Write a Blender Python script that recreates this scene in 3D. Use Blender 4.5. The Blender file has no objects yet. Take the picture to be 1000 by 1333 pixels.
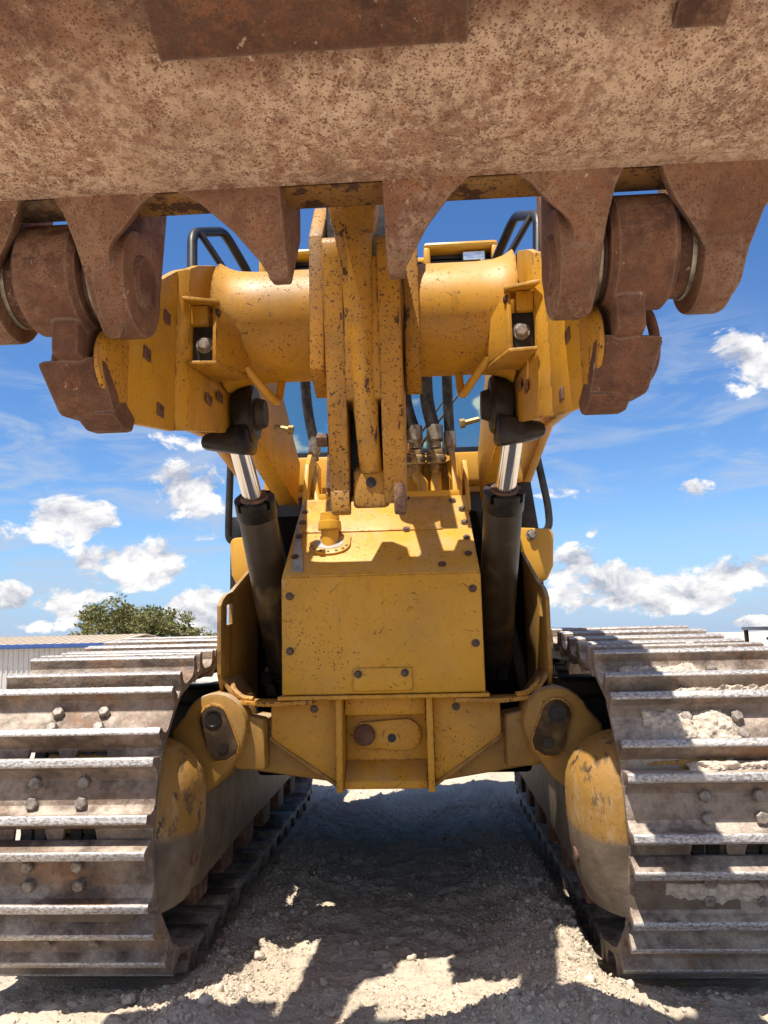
import bpy, bmesh, math, random
import numpy as np
from mathutils import Vector, Matrix
random.seed(7)
rng = np.random.default_rng(11)
SC = bpy.context.scene
COL = SC.collection
R = math.radians

# ------------------------------------------------------------------ camera
CAMP = Vector((0.18, 0.0, 1.08))
yaw, roll, pitch = R(3.1), R(1.31), R(9.14)
cy, sy, cp, sp, cr, sr = (math.cos(yaw), math.sin(yaw), math.cos(pitch), math.sin(pitch), math.cos(roll), math.sin(roll))
_R = Vector((cy, sy, 0)); _F = Vector((-sy*cp, cy*cp, sp)); _U = Vector((sy*sp, -cy*sp, cp))
CR_, CU_ = cr*_R - sr*_U, sr*_R + cr*_U
cam_d = bpy.data.cameras.new('camera'); cam = bpy.data.objects.new('camera', cam_d); COL.objects.link(cam)
M = Matrix.Identity(4)
for i in range(3):
    M[i][0], M[i][1], M[i][2], M[i][3] = CR_[i], CU_[i], -_F[i], CAMP[i]
cam.matrix_world = M
cam_d.sensor_fit = 'HORIZONTAL'; cam_d.sensor_width = 36; cam_d.lens = 36.04
cam_d.clip_start = 0.02; cam_d.clip_end = 3000
SC.camera = cam

def at(px, py, Y):
    """the world point at depth Y along the photograph's pixel"""
    d = _F + CR_*((px-500)/1001) + CU_*((666.5-py)/1001)
    return CAMP + d*(Y/d.y)

# ------------------------------------------------------------------ light
SUN = Vector((-0.21, -0.32, 1.0)).normalized()
EXPOSURE = 0.66
SUN_W, SKY_S = 4.95, 0.095
sun_d = bpy.data.lights.new('sun', 'SUN'); sun = bpy.data.objects.new('sun', sun_d); COL.objects.link(sun)
sun.rotation_euler = SUN.to_track_quat('Z', 'Y').to_euler(); sun.location = SUN*50
sun_d.energy = SUN_W; sun_d.angle = R(0.53); sun_d.color = (1.0, 0.95, 0.87)
SC.view_settings.view_transform = 'Standard'; SC.view_settings.look = 'None'
SC.view_settings.exposure = EXPOSURE; SC.view_settings.gamma = 1
SC.view_settings.use_curve_mapping = False
SC.cycles.use_denoising = True
SC.cycles.max_bounces = 8

# ------------------------------------------------------------------ node helper
class NT:
    def __init__(s, tree):
        s.t = tree; s.n = tree.nodes; s.l = tree.links
    def node(s, typ, **kw):
        nd = s.n.new(typ)
        for k, v in kw.items(): setattr(nd, k, v)
        return nd
    def put(s, sock, v):
        if v is None: return
        if isinstance(v, bpy.types.NodeSocket): s.l.new(v, sock)
        elif isinstance(v, (tuple, list)) and len(v) == 3 and sock.type == 'RGBA': sock.default_value = (*v, 1)
        else: sock.default_value = v
    def math(s, op, a, b=None, c=None, clamp=False):
        nd = s.node('ShaderNodeMath', operation=op, use_clamp=clamp)
        for i, v in enumerate((a, b, c)):
            if v is not None: s.put(nd.inputs[i], v)
        return nd.outputs[0]
    def vmath(s, op, a, b=None):
        nd = s.node('ShaderNodeVectorMath', operation=op)
        s.put(nd.inputs[0], a)
        if b is not None: s.put(nd.inputs[1], b)
        return nd.outputs['Value'] if op in ('DOT_PRODUCT', 'LENGTH') else nd.outputs[0]
    def noise(s, vec, scale, detail=4, rough=.55, dist=0, lac=2.0):
        nd = s.node('ShaderNodeTexNoise', noise_dimensions='3D')
        s.put(nd.inputs['Vector'], vec); nd.inputs['Scale'].default_value = scale
        nd.inputs['Detail'].default_value = detail; nd.inputs['Roughness'].default_value = rough
        nd.inputs['Distortion'].default_value = dist; nd.inputs['Lacunarity'].default_value = lac
        return nd.outputs['Fac']
    def voro(s, vec, scale, feature='F1', out='Distance'):
        nd = s.node('ShaderNodeTexVoronoi', feature=feature)
        s.put(nd.inputs['Vector'], vec); nd.inputs['Scale'].default_value = scale
        return nd.outputs[out]
    def step(s, v, a, b, lo=0., hi=1.):
        nd = s.node('ShaderNodeMapRange', interpolation_type='SMOOTHSTEP')
        s.put(nd.inputs['Value'], v)
        for k, x in zip(('From Min', 'From Max', 'To Min', 'To Max'), (a, b, lo, hi)): nd.inputs[k].default_value = x
        return nd.outputs[0]
    def mix(s, f, a, b):
        nd = s.node('ShaderNodeMix', data_type='RGBA')
        s.put(nd.inputs[0], f); s.put(nd.inputs[6], a); s.put(nd.inputs[7], b)
        return nd.outputs[2]
    def scale(s, vec, sc, rot=(0, 0, 0), loc=(0, 0, 0)):
        nd = s.node('ShaderNodeMapping')
        s.put(nd.inputs['Vector'], vec); nd.inputs['Scale'].default_value = sc
        nd.inputs['Rotation'].default_value = rot; nd.inputs['Location'].default_value = loc
        return nd.outputs[0]
    def bump(s, h, strength=.3, dist=.01, nrm=None):
        nd = s.node('ShaderNodeBump'); nd.inputs['Strength'].default_value = strength
        nd.inputs['Distance'].default_value = dist; s.put(nd.inputs['Height'], h)
        if nrm is not None: s.put(nd.inputs['Normal'], nrm)
        return nd.outputs[0]

def new_mat(name):
    m = bpy.data.materials.new(name); m.use_nodes = True
    t = NT(m.node_tree)
    b = m.node_tree.nodes['Principled BSDF']
    geo = t.node('ShaderNodeNewGeometry')
    return m, t, b, geo

def edge_mask(t, geo, rad=.012):
    bv = t.node('ShaderNodeBevel', samples=3); bv.inputs['Radius'].default_value = rad
    d = t.vmath('DOT_PRODUCT', bv.outputs[0], geo.outputs['Normal'])
    return t.step(d, .995, .90)

def paint_mat(name, ca=(.61, .300, .017), cb=(.50, .232, .013), chip=.5, grime=.4, dust=.4, edge=.6, rough=.42, big=.0, fleck=0.):
    m, t, b, geo = new_mat(name)
    P = geo.outputs['Position']
    c = t.mix(t.noise(P, 2.3, 5), ca, cb)
    fade = t.step(t.noise(P, 5.0, 6, .6), .5, .8)
    c = t.mix(t.math('MULTIPLY', fade, .35), c, (.56, .37, .14))
    g = t.step(t.noise(P, 1.9, 9, .68), .42, .74)
    g2 = t.step(t.noise(t.scale(P, (9, 9, 1.2)), 2.2, 6, .65), .52, .80)
    gg = t.math('MULTIPLY', t.math('MAXIMUM', g, g2), grime)
    c = t.mix(gg, c, (.115, .065, .024))
    rust = t.mix(t.noise(P, 40, 3), (.10, .042, .018), (.045, .026, .018))
    fine = t.step(t.noise(P, 120, 2.5, .55), .64-fleck, .67-fleck)
    dens = t.step(t.noise(P, 3.1, 5, .6), .40-4*fleck, .58-3*fleck)
    mid = t.step(t.noise(P, 30, 6, .72), .63, .65)
    bigm = t.step(t.noise(t.scale(P, (1.7, 1.7, .7)), 7, 8, .72), .66-.1*big, .68-.1*big)
    sc1 = t.step(t.noise(t.scale(t.scale(P, (1, 1, 1), (.3, .95, 0)), (120, 120, 21)), 1.0, 1), .725, .745)
    sc2 = t.step(t.noise(t.scale(t.scale(P, (1, 1, 1), (-.2, -.55, .3), (3, 1, 2)), (130, 130, 26)), 1.0, 1), .735, .755)
    ch = t.math('MULTIPLY', t.math('MAXIMUM', fine, mid), dens)
    long_ = t.step(t.noise(t.scale(t.scale(P, (1, 1, 1), (.2, 1.25, .3), (1, 5, 2)), (150, 150, 7)), 1.0, 1.5), .745, .76)
    lng2 = t.step(t.noise(t.scale(t.scale(P, (1, 1, 1), (0, -1.0, .2), (7, 2, 4)), (150, 150, 8)), 1.0, 1.5), .75, .765)
    long_ = t.math('MAXIMUM', long_, lng2)
    ch = t.math('MAXIMUM', t.math('MAXIMUM', ch, t.math('MULTIPLY', long_, .7)), bigm)
    ch = t.math('MAXIMUM', ch, t.math('MULTIPLY', t.math('MAXIMUM', sc1, sc2), .8))
    ch = t.math('MULTIPLY', ch, chip)
    e = t.math('MULTIPLY', edge_mask(t, geo), t.step(t.noise(P, 22, 5, .65), .44, .60))
    e = t.math('MULTIPLY', e, edge)
    mask = t.math('MAXIMUM', ch, e, clamp=True)
    c = t.mix(mask, c, rust)
    nz = t.node('ShaderNodeSeparateXYZ'); t.l.new(geo.outputs['Normal'], nz.inputs[0])
    up = t.step(nz.outputs[2], .25, .95)
    dn = t.step(t.noise(P, 6, 7, .6), .38, .68)
    d = t.math('MULTIPLY', t.math('MULTIPLY', up, dn), dust)
    film = t.math('MULTIPLY', t.step(t.noise(P, 3.7, 6, .62), .50, .80), dust*.28)
    d = t.math('MAXIMUM', d, film)
    c = t.mix(d, c, (.44, .36, .27))
    t.put(b.inputs['Base Color'], c)
    rg = t.math('ADD', t.math('MULTIPLY', t.math('MAXIMUM', mask, d), .4), t.math('ADD', t.math('MULTIPLY', t.noise(P, 11, 4), .22), rough-.10))
    t.put(b.inputs['Roughness'], rg)
    b.inputs['Specular IOR Level'].default_value = .12 if name == 'worn_black_pad' else .40
    h = t.math('SUBTRACT', t.math('MULTIPLY', t.noise(P, 30, 4, .5), .25), t.math('MULTIPLY', mask, .5))
    t.put(b.inputs['Normal'], t.bump(h, .35, .006))
    return m

def rust_mat(name, dusty=.5, dark=.4, orange=.3, scale=1., rough=.8, ca=(.170, .086, .050), cb=(.275, .165, .102)):
    m, t, b, geo = new_mat(name)
    P = geo.outputs['Position']
    c = t.mix(t.step(t.noise(P, 6*scale, 8, .62), .35, .66), ca, cb)
    pn = t.noise(P, 2.1*scale, 7, .62)
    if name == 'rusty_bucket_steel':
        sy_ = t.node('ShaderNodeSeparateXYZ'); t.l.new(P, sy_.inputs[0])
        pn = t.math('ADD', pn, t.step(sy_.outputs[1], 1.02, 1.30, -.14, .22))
    dd = t.step(pn, .60-.3*dusty, .84-.3*dusty)
    streak = t.noise(t.scale(P, (14, 7, 7)), 1.5, 8, .68)
    du = t.math('MULTIPLY', dd, t.step(streak, .26, .56, .25, 1))
    c = t.mix(t.math('MULTIPLY', du, .85), c, (.63, .450, .325))
    mot = t.step(t.math('ADD', t.noise(P, 42*scale, 9, .80), t.math('MULTIPLY', t.math('SUBTRACT', t.noise(P, 3.2, 5, .6), .5), .45)), .47, .585)
    c = t.mix(t.math('MULTIPLY', mot, .62), c, t.mix(t.step(t.noise(P, 7, 5, .6), .42, .60), (.125, .052, .031), (.25, .098, .046)))
    og = t.step(t.noise(P, 5*scale, 9, .72), .62-.12*orange, .76-.12*orange)
    c = t.mix(t.math('MULTIPLY', og, .55*orange+.30), c, t.mix(t.noise(P, 21, 4), (.22, .075, .025), (.33, .145, .048)))
    dk = t.step(t.noise(P, 1.9*scale, 9, .68), .70-.30*dark, .84-.30*dark)
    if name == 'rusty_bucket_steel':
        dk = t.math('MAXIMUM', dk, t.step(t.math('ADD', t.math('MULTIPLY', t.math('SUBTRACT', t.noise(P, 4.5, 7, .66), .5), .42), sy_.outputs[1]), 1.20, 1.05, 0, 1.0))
    c = t.mix(t.math('MULTIPLY', dk, .70), c, t.mix(t.step(t.noise(P, 14, 9, .74), .44, .60), (.055, .024, .017), (.26, .15, .09)))
    # pitting at two sizes, gathered in drifts
    wob = t.noise(P, 60, 2, .5)
    spd = t.step(t.noise(P, 4.3*scale, 6, .62), .28, .52, .12, 1)
    v1 = t.math('ADD', t.voro(P, 170*scale), t.math('MULTIPLY', t.math('SUBTRACT', wob, .5), .55))
    v2 = t.math('ADD', t.voro(P, 75*scale), t.math('MULTIPLY', t.math('SUBTRACT', wob, .5), .7))
    sp = t.math('MAXIMUM', t.step(v1, .36, .20), t.math('MULTIPLY', t.step(v2, .26, .13), .9))
    c = t.mix(t.math('MULTIPLY', t.step(t.noise(P, 26, 8, .72), .50, .62), .45), c, (.20, .088, .050))
    c = t.mix(t.math('MULTIPLY', t.math('MULTIPLY', sp, spd), .80), c, t.mix(t.noise(P, 15, 4), (.07, .026, .015), (.19, .062, .026)))
    lt = t.step(t.noise(t.scale(P, (17, 17, 8)), 1.3, 9, .74), .625, .66)
    lt2 = t.step(t.noise(t.scale(P, (95, 30, 30), (0, 0, .25)), 1.0, 4, .6), .69, .73)
    c = t.mix(t.math('MULTIPLY', t.math('MAXIMUM', lt, t.math('MULTIPLY', lt2, .7)), .35+.5*dusty), c, (.74, .59, .45))
    e = t.math('MULTIPLY', edge_mask(t, geo, .01), .45)
    c = t.mix(e, c, (.30, .23, .18))
    t.put(b.inputs['Base Color'], c)
    t.put(b.inputs['Roughness'], t.math('ADD', t.math('MULTIPLY', t.noise(P, 30, 4), .3), rough-.2))
    b.inputs['Specular IOR Level'].default_value = .35
    h = t.math('ADD', t.noise(P, 45*scale, 6, .65), t.math('MULTIPLY', t.noise(P, 9*scale, 4), .8))
    h = t.math('SUBTRACT', h, t.math('MULTIPLY', sp, .35))
    t.put(b.inputs['Normal'], t.bump(h, .55, .008))
    return m

def shoe_mat(name, dust=.5):
    m, t, b, geo = new_mat(name)
    P = geo.outputs['Position']
    c = t.mix(t.step(t.noise(P, 7, 8, .65), .36, .64), (.085, .058, .042), (.245, .172, .122))
    c = t.mix(t.math('MULTIPLY', t.step(t.noise(P, 3.9, 8, .70), .50, .64), .75), c, (.255, .120, .050))
    c = t.mix(t.math('MULTIPLY', t.step(t.noise(P, 2.6, 7, .68), .60, .72), .8), c, (.38, .21, .055))
    c = t.mix(t.math('MULTIPLY', t.step(t.noise(P, 60, 3), .58, .64), .5), c, (.05, .036, .03))
    nz = t.node('ShaderNodeSeparateXYZ'); t.l.new(geo.outputs['Normal'], nz.inputs[0])
    up = t.step(nz.outputs[2], -.15, .75, .30, 1.)
    dn = t.math('MULTIPLY', t.step(t.noise(P, 4.5, 8, .68), .70-.36*dust, .86-.3*dust), up)
    c = t.mix(t.math('MULTIPLY', dn, .9), c, (.53, .435, .34))
    e = t.math('MULTIPLY', edge_mask(t, geo, .010), t.step(t.noise(P, 35, 4), .35, .6))
    c = t.mix(t.math('MULTIPLY', e, .6), c, (.42, .38, .34))
    t.put(b.inputs['Base Color'], c)
    t.put(b.inputs['Metallic'], t.math('MULTIPLY', t.math('SUBTRACT', 1., dn), .12))
    t.put(b.inputs['Roughness'], t.math('ADD', t.math('MULTIPLY', t.noise(P, 26, 4), .3), .48))
    c2 = t.step(t.noise(P, 34, 9, .78), .47, .60)
    c = t.mix(t.math('MULTIPLY', c2, .38), c, (.10, .068, .048))
    t.put(b.inputs['Base Color'], c)
    h = t.math('ADD', t.noise(P, 55, 6, .65), t.math('MULTIPLY', t.noise(P, 8, 5), 1.2))
    t.put(b.inputs['Normal'], t.bump(h, .7, .009))
    return m

def tip_mat():
    m, t, b, geo = new_mat('worn_steel')
    P = geo.outputs['Position']
    s = t.noise(t.scale(P, (70, 130, 130), (0, .5, .4)), 1.2, 5, .68)
    c = t.mix(t.step(s, .36, .62), (.22, .19, .17), (.60, .565, .53))
    dn = t.step(t.noise(P, 7, 6, .7), .50, .66)
    c = t.mix(t.math('MULTIPLY', dn, .75), c, (.46, .39, .32))
    t.put(b.inputs['Base Color'], c)
    b.inputs['Metallic'].default_value = .35
    t.put(b.inputs['Roughness'], t.math('ADD', t.math('MULTIPLY', s, .25), .34))
    t.put(b.inputs['Normal'], t.bump(t.noise(P, 50, 6, .7), .6, .006))
    return m

def plain(name, col, rough=.5, metal=0., var=.25, bump=.2, scale=20, dust=0., coat=0.):
    m, t, b, geo = new_mat(name)
    P = geo.outputs['Position']
    d = tuple(x*(1-var*1.6) for x in col); l = tuple(min(1, x*(1+var)) for x in col)
    c = t.mix(t.step(t.noise(P, scale, 6, .62), .3, .7), d, l)
    if dust:
        c = t.mix(t.math('MULTIPLY', t.step(t.noise(P, scale*.35, 7, .65), .40, .72), dust), c, (.40, .33, .26))
    t.put(b.inputs['Base Color'], c)
    t.put(b.inputs['Roughness'], t.math('ADD', t.math('MULTIPLY', t.noise(P, scale*2, 3), .2), rough-.1))
    b.inputs['Metallic'].default_value = metal
    b.inputs['Coat Weight'].default_value = coat
    if max(col) < .05: b.inputs['Specular IOR Level'].default_value = .04 if name == 'black_chassis' else .28
    if bump: t.put(b.inputs['Normal'], t.bump(t.noise(P, scale*2.5, 5, .6), bump, .004))
    return m

YEL = paint_mat('yellow_paint', chip=.85, grime=.52, dust=.38, edge=.8, rough=.46)
YEL_HOOD = paint_mat('yellow_paint_hood', ca=(.62, .312, .018), cb=(.54, .262, .015), chip=.9, grime=.38, dust=.45, edge=.75, rough=.44, big=-.6)
YEL_WORN = paint_mat('yellow_paint_worn', ca=(.53, .245, .016), cb=(.41, .180, .013), chip=1., grime=.66, fleck=.035, dust=.30, edge=.95, big=.45, rough=.5)
YEL_RIB = paint_mat('yellow_paint_scuffed', ca=(.56, .262, .018), cb=(.44, .195, .014), chip=1., grime=.72, fleck=.02, dust=.25, edge=.9, big=.75, rough=.48)
YEL_DIRTY = paint_mat('yellow_paint_dirty', ca=(.40, .205, .028), cb=(.25, .130, .026), chip=.6, grime=.75, dust=.75, edge=.8, rough=.6, big=.2)
YEL_CLEAN = paint_mat('yellow_paint_clean', ca=(.62, .315, .026), cb=(.56, .275, .022), chip=.15, grime=.10, dust=.30, edge=.2, rough=.38)
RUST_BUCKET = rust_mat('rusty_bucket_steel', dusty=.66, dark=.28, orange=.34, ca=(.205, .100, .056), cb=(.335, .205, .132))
TUBE_RUST = paint_mat('rusted_yellow_paint', ca=(.33, .165, .035), cb=(.20, .095, .035), chip=1., grime=.7, dust=.5, edge=.9, big=1.2, rough=.6, fleck=.03)
RUST_DARK = rust_mat('dark_rusty_steel', dusty=.08, dark=.85, orange=.40, ca=(.055, .026, .018), cb=(.115, .058, .036))
BARREL = paint_mat('black_cylinder_paint', ca=(.010, .009, .008), cb=(.034, .021, .012), chip=.4, grime=.25, dust=.10, edge=.3, rough=.40)
PADM = paint_mat('worn_black_pad', ca=(.030, .018, .012), cb=(.055, .030, .016), chip=0, grime=.3, dust=.15, edge=0, rough=.6)
RUST_CAST = rust_mat('rusty_casting', dusty=.22, dark=.85, orange=.62, ca=(.085, .036, .021), cb=(.190, .086, .047))
RUST_HINGE = rust_mat('rusty_hinge_steel', dusty=.34, dark=.50, orange=.50, ca=(.150, .070, .040), cb=(.265, .150, .090))
SHOE = shoe_mat('track_shoe_steel', .78)
SHOE_DUST = shoe_mat('dusty_track_shoe_steel', .95)
TIP = tip_mat()
BOLT = plain('bolt_steel', (.24, .20, .165), .55, .3, .35, .3, 60, .35)
DARKBOLT = plain('dark_bolt', (.105, .062, .040), .5, .3, .3, .3, 60)
GREASE = plain('black_greasy_steel', (.014, .011, .010), .38, .15, .5, .45, 14, .07)
CHASSIS = plain('black_chassis', (.006, .005, .0045), .9, 0, .3, .2, 10)
BLACK = plain('black_paint', (.018, .018, .020), .42, 0, .3, .1, 12, .08)
DARK = plain('dark_machine_steel', (.030, .026, .023), .65, .2, .4, .3, 10, .18)
RUBBER = plain('hose_rubber', (.028, .026, .026), .55, 0, .3, .25, 60, .15)
CHROME = plain('chrome_rod', (.74, .70, .65), .14, 1., .04, 0, 9)
BRASS = plain('brassy_fitting', (.34, .24, .10), .42, .6, .3, .15, 40, .15)
STEEL = plain('plated_fitting', (.36, .32, .25), .42, .7, .25, .1, 40)
RUBBER_STRIP = plain('window_seal', (.010, .012, .018), .4, 0, .2, 0, 12)
GREY_MOTTLED = plain('mottled_grey', (.30, .29, .28), .5, .1, .25, .15, 12, .25)
LENS = plain('lamp_lens', (.75, .78, .80), .12, .6, .1, 0, 60)
SEAT = plain('seat_fabric', (.03, .03, .035), .8)

def frame_mat():
    m, t, b, geo = new_mat('track_frame_mud')
    P = geo.outputs['Position']
    sz = t.node('ShaderNodeSeparateXYZ'); t.l.new(P, sz.inputs[0])
    zz = t.math('ADD', sz.outputs[2], t.math('MULTIPLY', t.math('SUBTRACT', t.noise(P, 4, 6, .65), .5), .10))
    zz = t.math('SUBTRACT', zz, t.step(sz.outputs[1], 2.95, 3.05, 0, .25))
    yel = t.mix(t.noise(P, 3, 5), (.38, .195, .030), (.24, .125, .030))
    sc = t.step(t.noise(t.scale(P, (14, 3, 3), (.5, 0, 0)), 2.5, 6, .65), .5, .68)
    yel = t.mix(t.math('MULTIPLY', sc, .8), yel, (.36, .25, .12))
    sd = t.step(t.noise(t.scale(P, (16, 5, 4), (.7, 0, 0), (1, 2, 3)), 2.2, 7, .68), .56, .64)
    yel = t.mix(t.math('MULTIPLY', sd, .85), yel, (.10, .058, .028))
    chip = t.step(t.noise(t.scale(P, (9, 9, 6)), 1., 8, .7), .58, .61)
    yel = t.mix(chip, yel, (.075, .038, .02))
    mud = t.mix(t.step(t.noise(P, 9, 7, .6), .3, .7), (.10, .068, .042), (.20, .145, .095))
    c = t.mix(t.step(zz, .455, .42), yel, mud)
    t.put(b.inputs['Base Color'], c); b.inputs['Roughness'].default_value = .62
    t.put(b.inputs['Normal'], t.bump(t.noise(P, 30, 6, .62), .4, .008))
    return m
FRAMEM = frame_mat()

def glass_mat():
    m, t, b, geo = new_mat('cab_glass')
    b.inputs['Base Color'].default_value = (.40, .66, .64, 1)
    b.inputs['Roughness'].default_value = .02
    b.inputs['Transmission Weight'].default_value = 1.0
    b.inputs['IOR'].default_value = 1.6
    gl = t.node('ShaderNodeBsdfGlossy'); gl.inputs['Roughness'].default_value = .02; gl.inputs['Color'].default_value = (.86, .97, .84, 1)
    mx = t.node('ShaderNodeMixShader'); mx.inputs[0].default_value = .45
    t.l.new(b.outputs[0], mx.inputs[1]); t.l.new(gl.outputs[0], mx.inputs[2]); t.l.new(mx.outputs[0], t.n['Material Output'].inputs[0])
    return m
GLASS = glass_mat()

def ground_mat():
    m, t, b, geo = new_mat('pale_caliche_dirt')
    P = geo.outputs['Position']
    c = t.mix(t.step(t.noise(P, 1.1, 8, .62), .32, .68), (.52, .42, .305), (.64, .535, .41))
    c = t.mix(t.math('MULTIPLY', t.step(t.noise(P, 9, 8, .66), .50, .74), .55), c, (.68, .58, .45))
    c = t.mix(t.math('MULTIPLY', t.step(t.noise(P, 32, 5, .62), .58, .72), .45), c, (.26, .205, .155))
    v = t.voro(P, 55)
    c = t.mix(t.math('MULTIPLY', t.step(v, .10, .34, 1, 0), .35), c, (.58, .53, .46))
    t.put(b.inputs['Base Color'], c); b.inputs['Roughness'].default_value = .95
    b.inputs['Specular IOR Level'].default_value = .15
    h = t.math('ADD', t.noise(P, 26, 8, .7), t.math('MULTIPLY', t.noise(P, 95, 4, .6), .5))
    h = t.math('ADD', h, t.math('MULTIPLY', t.step(t.voro(P, 38), .05, .45, 1, 0), .4))
    t.put(b.inputs['Normal'], t.bump(h, .8, .022))
    return m
GROUND = ground_mat()
CLOD = plain('dry_dirt_clod', (.57, .475, .36), .95, 0, .22, .8, 45)
MUD = plain('dried_mud', (.56, .47, .37), .95, 0, .22, .9, 50)

# ------------------------------------------------------------------ mesh helper
class MB:
    def __init__(s): s.bm = bmesh.new()
    def _add(s, b, bevel, mi, seg=2, fn=None):
        bmesh.ops.recalc_face_normals(b, faces=b.faces)
        if bevel > 0:
            es = [e for e in b.edges if len(e.link_faces) == 2 and e.calc_face_angle(0) > R(28)]
            if es: bmesh.ops.bevel(b, geom=es, offset=bevel, segments=seg, affect='EDGES', clamp_overlap=True, profile=.5)
        for f in b.faces: f.material_index = mi
        if fn:
            b.normal_update()
            for f in b.faces:
                k = fn(f)
                if k is not None: f.material_index = k
        me = bpy.data.meshes.new('tmp'); b.to_mesh(me); b.free()
        s.bm.from_mesh(me); bpy.data.meshes.remove(me)
        return s
    def prism(s, pts, ax, a, b, bevel=.004, mi=0, seg=2, pts2=None, fn=None):
        """polygon pts extruded along axis ax from a to b (x: pts are y,z; y: x,z; z: x,y)"""
        bm = bmesh.new()
        def P(u, v, w):
            return {'x': (w, u, v), 'y': (u, w, v), 'z': (u, v, w)}[ax]
        v0 = [bm.verts.new(P(u, v, a)) for u, v in pts]
        v1 = [bm.verts.new(P(u, v, b)) for u, v in (pts2 or pts)]
        bm.faces.new(v0); bm.faces.new(v1)
        n = len(pts)
        for i in range(n): bm.faces.new((v0[i], v0[(i+1) % n], v1[(i+1) % n], v1[i]))
        return s._add(bm, bevel, mi, seg, fn)
    def box(s, x0, x1, y0, y1, z0, z1, bevel=.004, mi=0, seg=2):
        return s.prism([(x0, y0), (x1, y0), (x1, y1), (x0, y1)], 'z', z0, z1, bevel, mi, seg)
    def hexa(s, A, B, bevel=.004, mi=0):
        """two same-length rings of 3-D points joined into a solid"""
        bm = bmesh.new()
        v0 = [bm.verts.new(p) for p in A]; v1 = [bm.verts.new(p) for p in B]
        bm.faces.new(v0); bm.faces.new(v1); n = len(A)
        for i in range(n): bm.faces.new((v0[i], v0[(i+1) % n], v1[(i+1) % n], v1[i]))
        return s._add(bm, bevel, mi)
    def slab(s, pts, thick, bevel=.003, mi=0):
        """3-D polygon given thickness along its normal"""
        p = [Vector(q) for q in pts]
        n = Vector()
        for i in range(len(p)): n += p[i].cross(p[(i+1) % len(p)])
        n.normalize()
        return s.hexa(p, [q + n*thick for q in p], bevel, mi)
    def cyl(s, p0, p1, r0, r1=None, n=24, bevel=.0, mi=0):
        p0, p1 = Vector(p0), Vector(p1); r1 = r0 if r1 is None else r1
        return s.rev(p0, p1, [(0, r0), ((p1-p0).length, r1)], n, bevel, mi)
    def rev(s, p0, p1, prof, n=24, bevel=0, mi=0):
        """profile (distance along p0->p1, radius) turned about that axis, ends capped"""
        p0, p1 = Vector(p0), Vector(p1); d = (p1-p0).normalized()
        u = d.orthogonal().normalized(); v = d.cross(u)
        bm = bmesh.new(); rings = []
        for h, r in prof:
            rings.append([bm.verts.new(p0 + d*h + (u*math.cos(2*math.pi*k/n) + v*math.sin(2*math.pi*k/n))*r) for k in range(n)])
        for a, b in zip(rings, rings[1:]):
            for k in range(n): bm.faces.new((a[k], a[(k+1) % n], b[(k+1) % n], b[k]))
        bm.faces.new(rings[0]); bm.faces.new(rings[-1])
        return s._add(bm, bevel, mi)
    def tube(s, pts, r, n=12, mi=0, fillet=.06, fs=5):
        pts = [Vector(p) for p in pts]
        out = [pts[0]]
        for a, b, c in zip(pts, pts[1:], pts[2:]):
            d0, d1 = (a-b), (c-b); f = min(fillet, d0.length*.48, d1.length*.48)
            q0, q1 = b + d0.normalized()*f, b + d1.normalized()*f
            for k in range(fs+1):
                u = k/fs; out.append(q0*(1-u)**2 + b*2*u*(1-u) + q1*u*u)
        out.append(pts[-1])
        bm = bmesh.new(); rings = []; up = None
        for i, p in enumerate(out):
            tdir = (out[min(i+1, len(out)-1)] - out[max(i-1, 0)]).normalized()
            up = tdir.orthogonal().normalized() if up is None else (up - tdir*up.dot(tdir)).normalized()
            w = tdir.cross(up)
            rr = r if not callable(r) else r(i/(len(out)-1))
            rings.append([bm.verts.new(p + (up*math.cos(2*math.pi*k/n) + w*math.sin(2*math.pi*k/n))*rr) for k in range(n)])
        for a, b in zip(rings, rings[1:]):
            for k in range(n): bm.faces.new((a[k], a[(k+1) % n], b[(k+1) % n], b[k]))
        bm.faces.new(rings[0]); bm.faces.new(rings[-1])
        return s._add(bm, 0, mi)
    def mesh(s, name, mats, angle=38):
        me = bpy.data.meshes.new(name); s.bm.to_mesh(me); s.bm.free()
        for m in (mats if isinstance(mats, (list, tuple)) else [mats]): me.materials.append(m)
        me.polygons.foreach_set('use_smooth', [True]*len(me.polygons))
        me.set_sharp_from_angle(angle=R(angle))
        return me
    def build(s, name, mats, parent=None, label=None, angle=38):
        return link(name, s.mesh(name, mats, angle), parent, label)

def link(name, me, parent=None, label=None, mw=None):
    o = bpy.data.objects.new(name, me); COL.objects.link(o)
    if parent is not None: o.parent = parent
    if mw is not None: o.matrix_basis = mw
    if label: o['label'] = label
    return o
def tag(o, label=None, cat=None, group=None, kind=None):
    if label: o['label'] = label
    if cat: o['category'] = cat
    if group: o['group'] = group
    if kind: o['kind'] = kind
    return o
def empty(name, loc=(0, 0, 0)):
    o = bpy.data.objects.new(name, None); COL.objects.link(o); o.location = loc
    o.empty_display_size = .2
    return o
def arc(cx_, cy_, r, a0, a1, n=10):
    return [(cx_ + r*math.cos(R(a0+(a1-a0)*k/n)), cy_ + r*math.sin(R(a0+(a1-a0)*k/n))) for k in range(n+1)]
def basis(o, z, y=(0, 0, 1)):
    z = Vector(z).normalized(); y = Vector(y); x = y.cross(z)
    if x.length < 1e-4: x = Vector((1, 0, 0))
    x.normalize(); y = z.cross(x); o = Vector(o)
    return Matrix(((x.x, y.x, z.x, o.x), (x.y, y.y, z.y, o.y), (x.z, y.z, z.z, o.z), (0, 0, 0, 1)))

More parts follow.
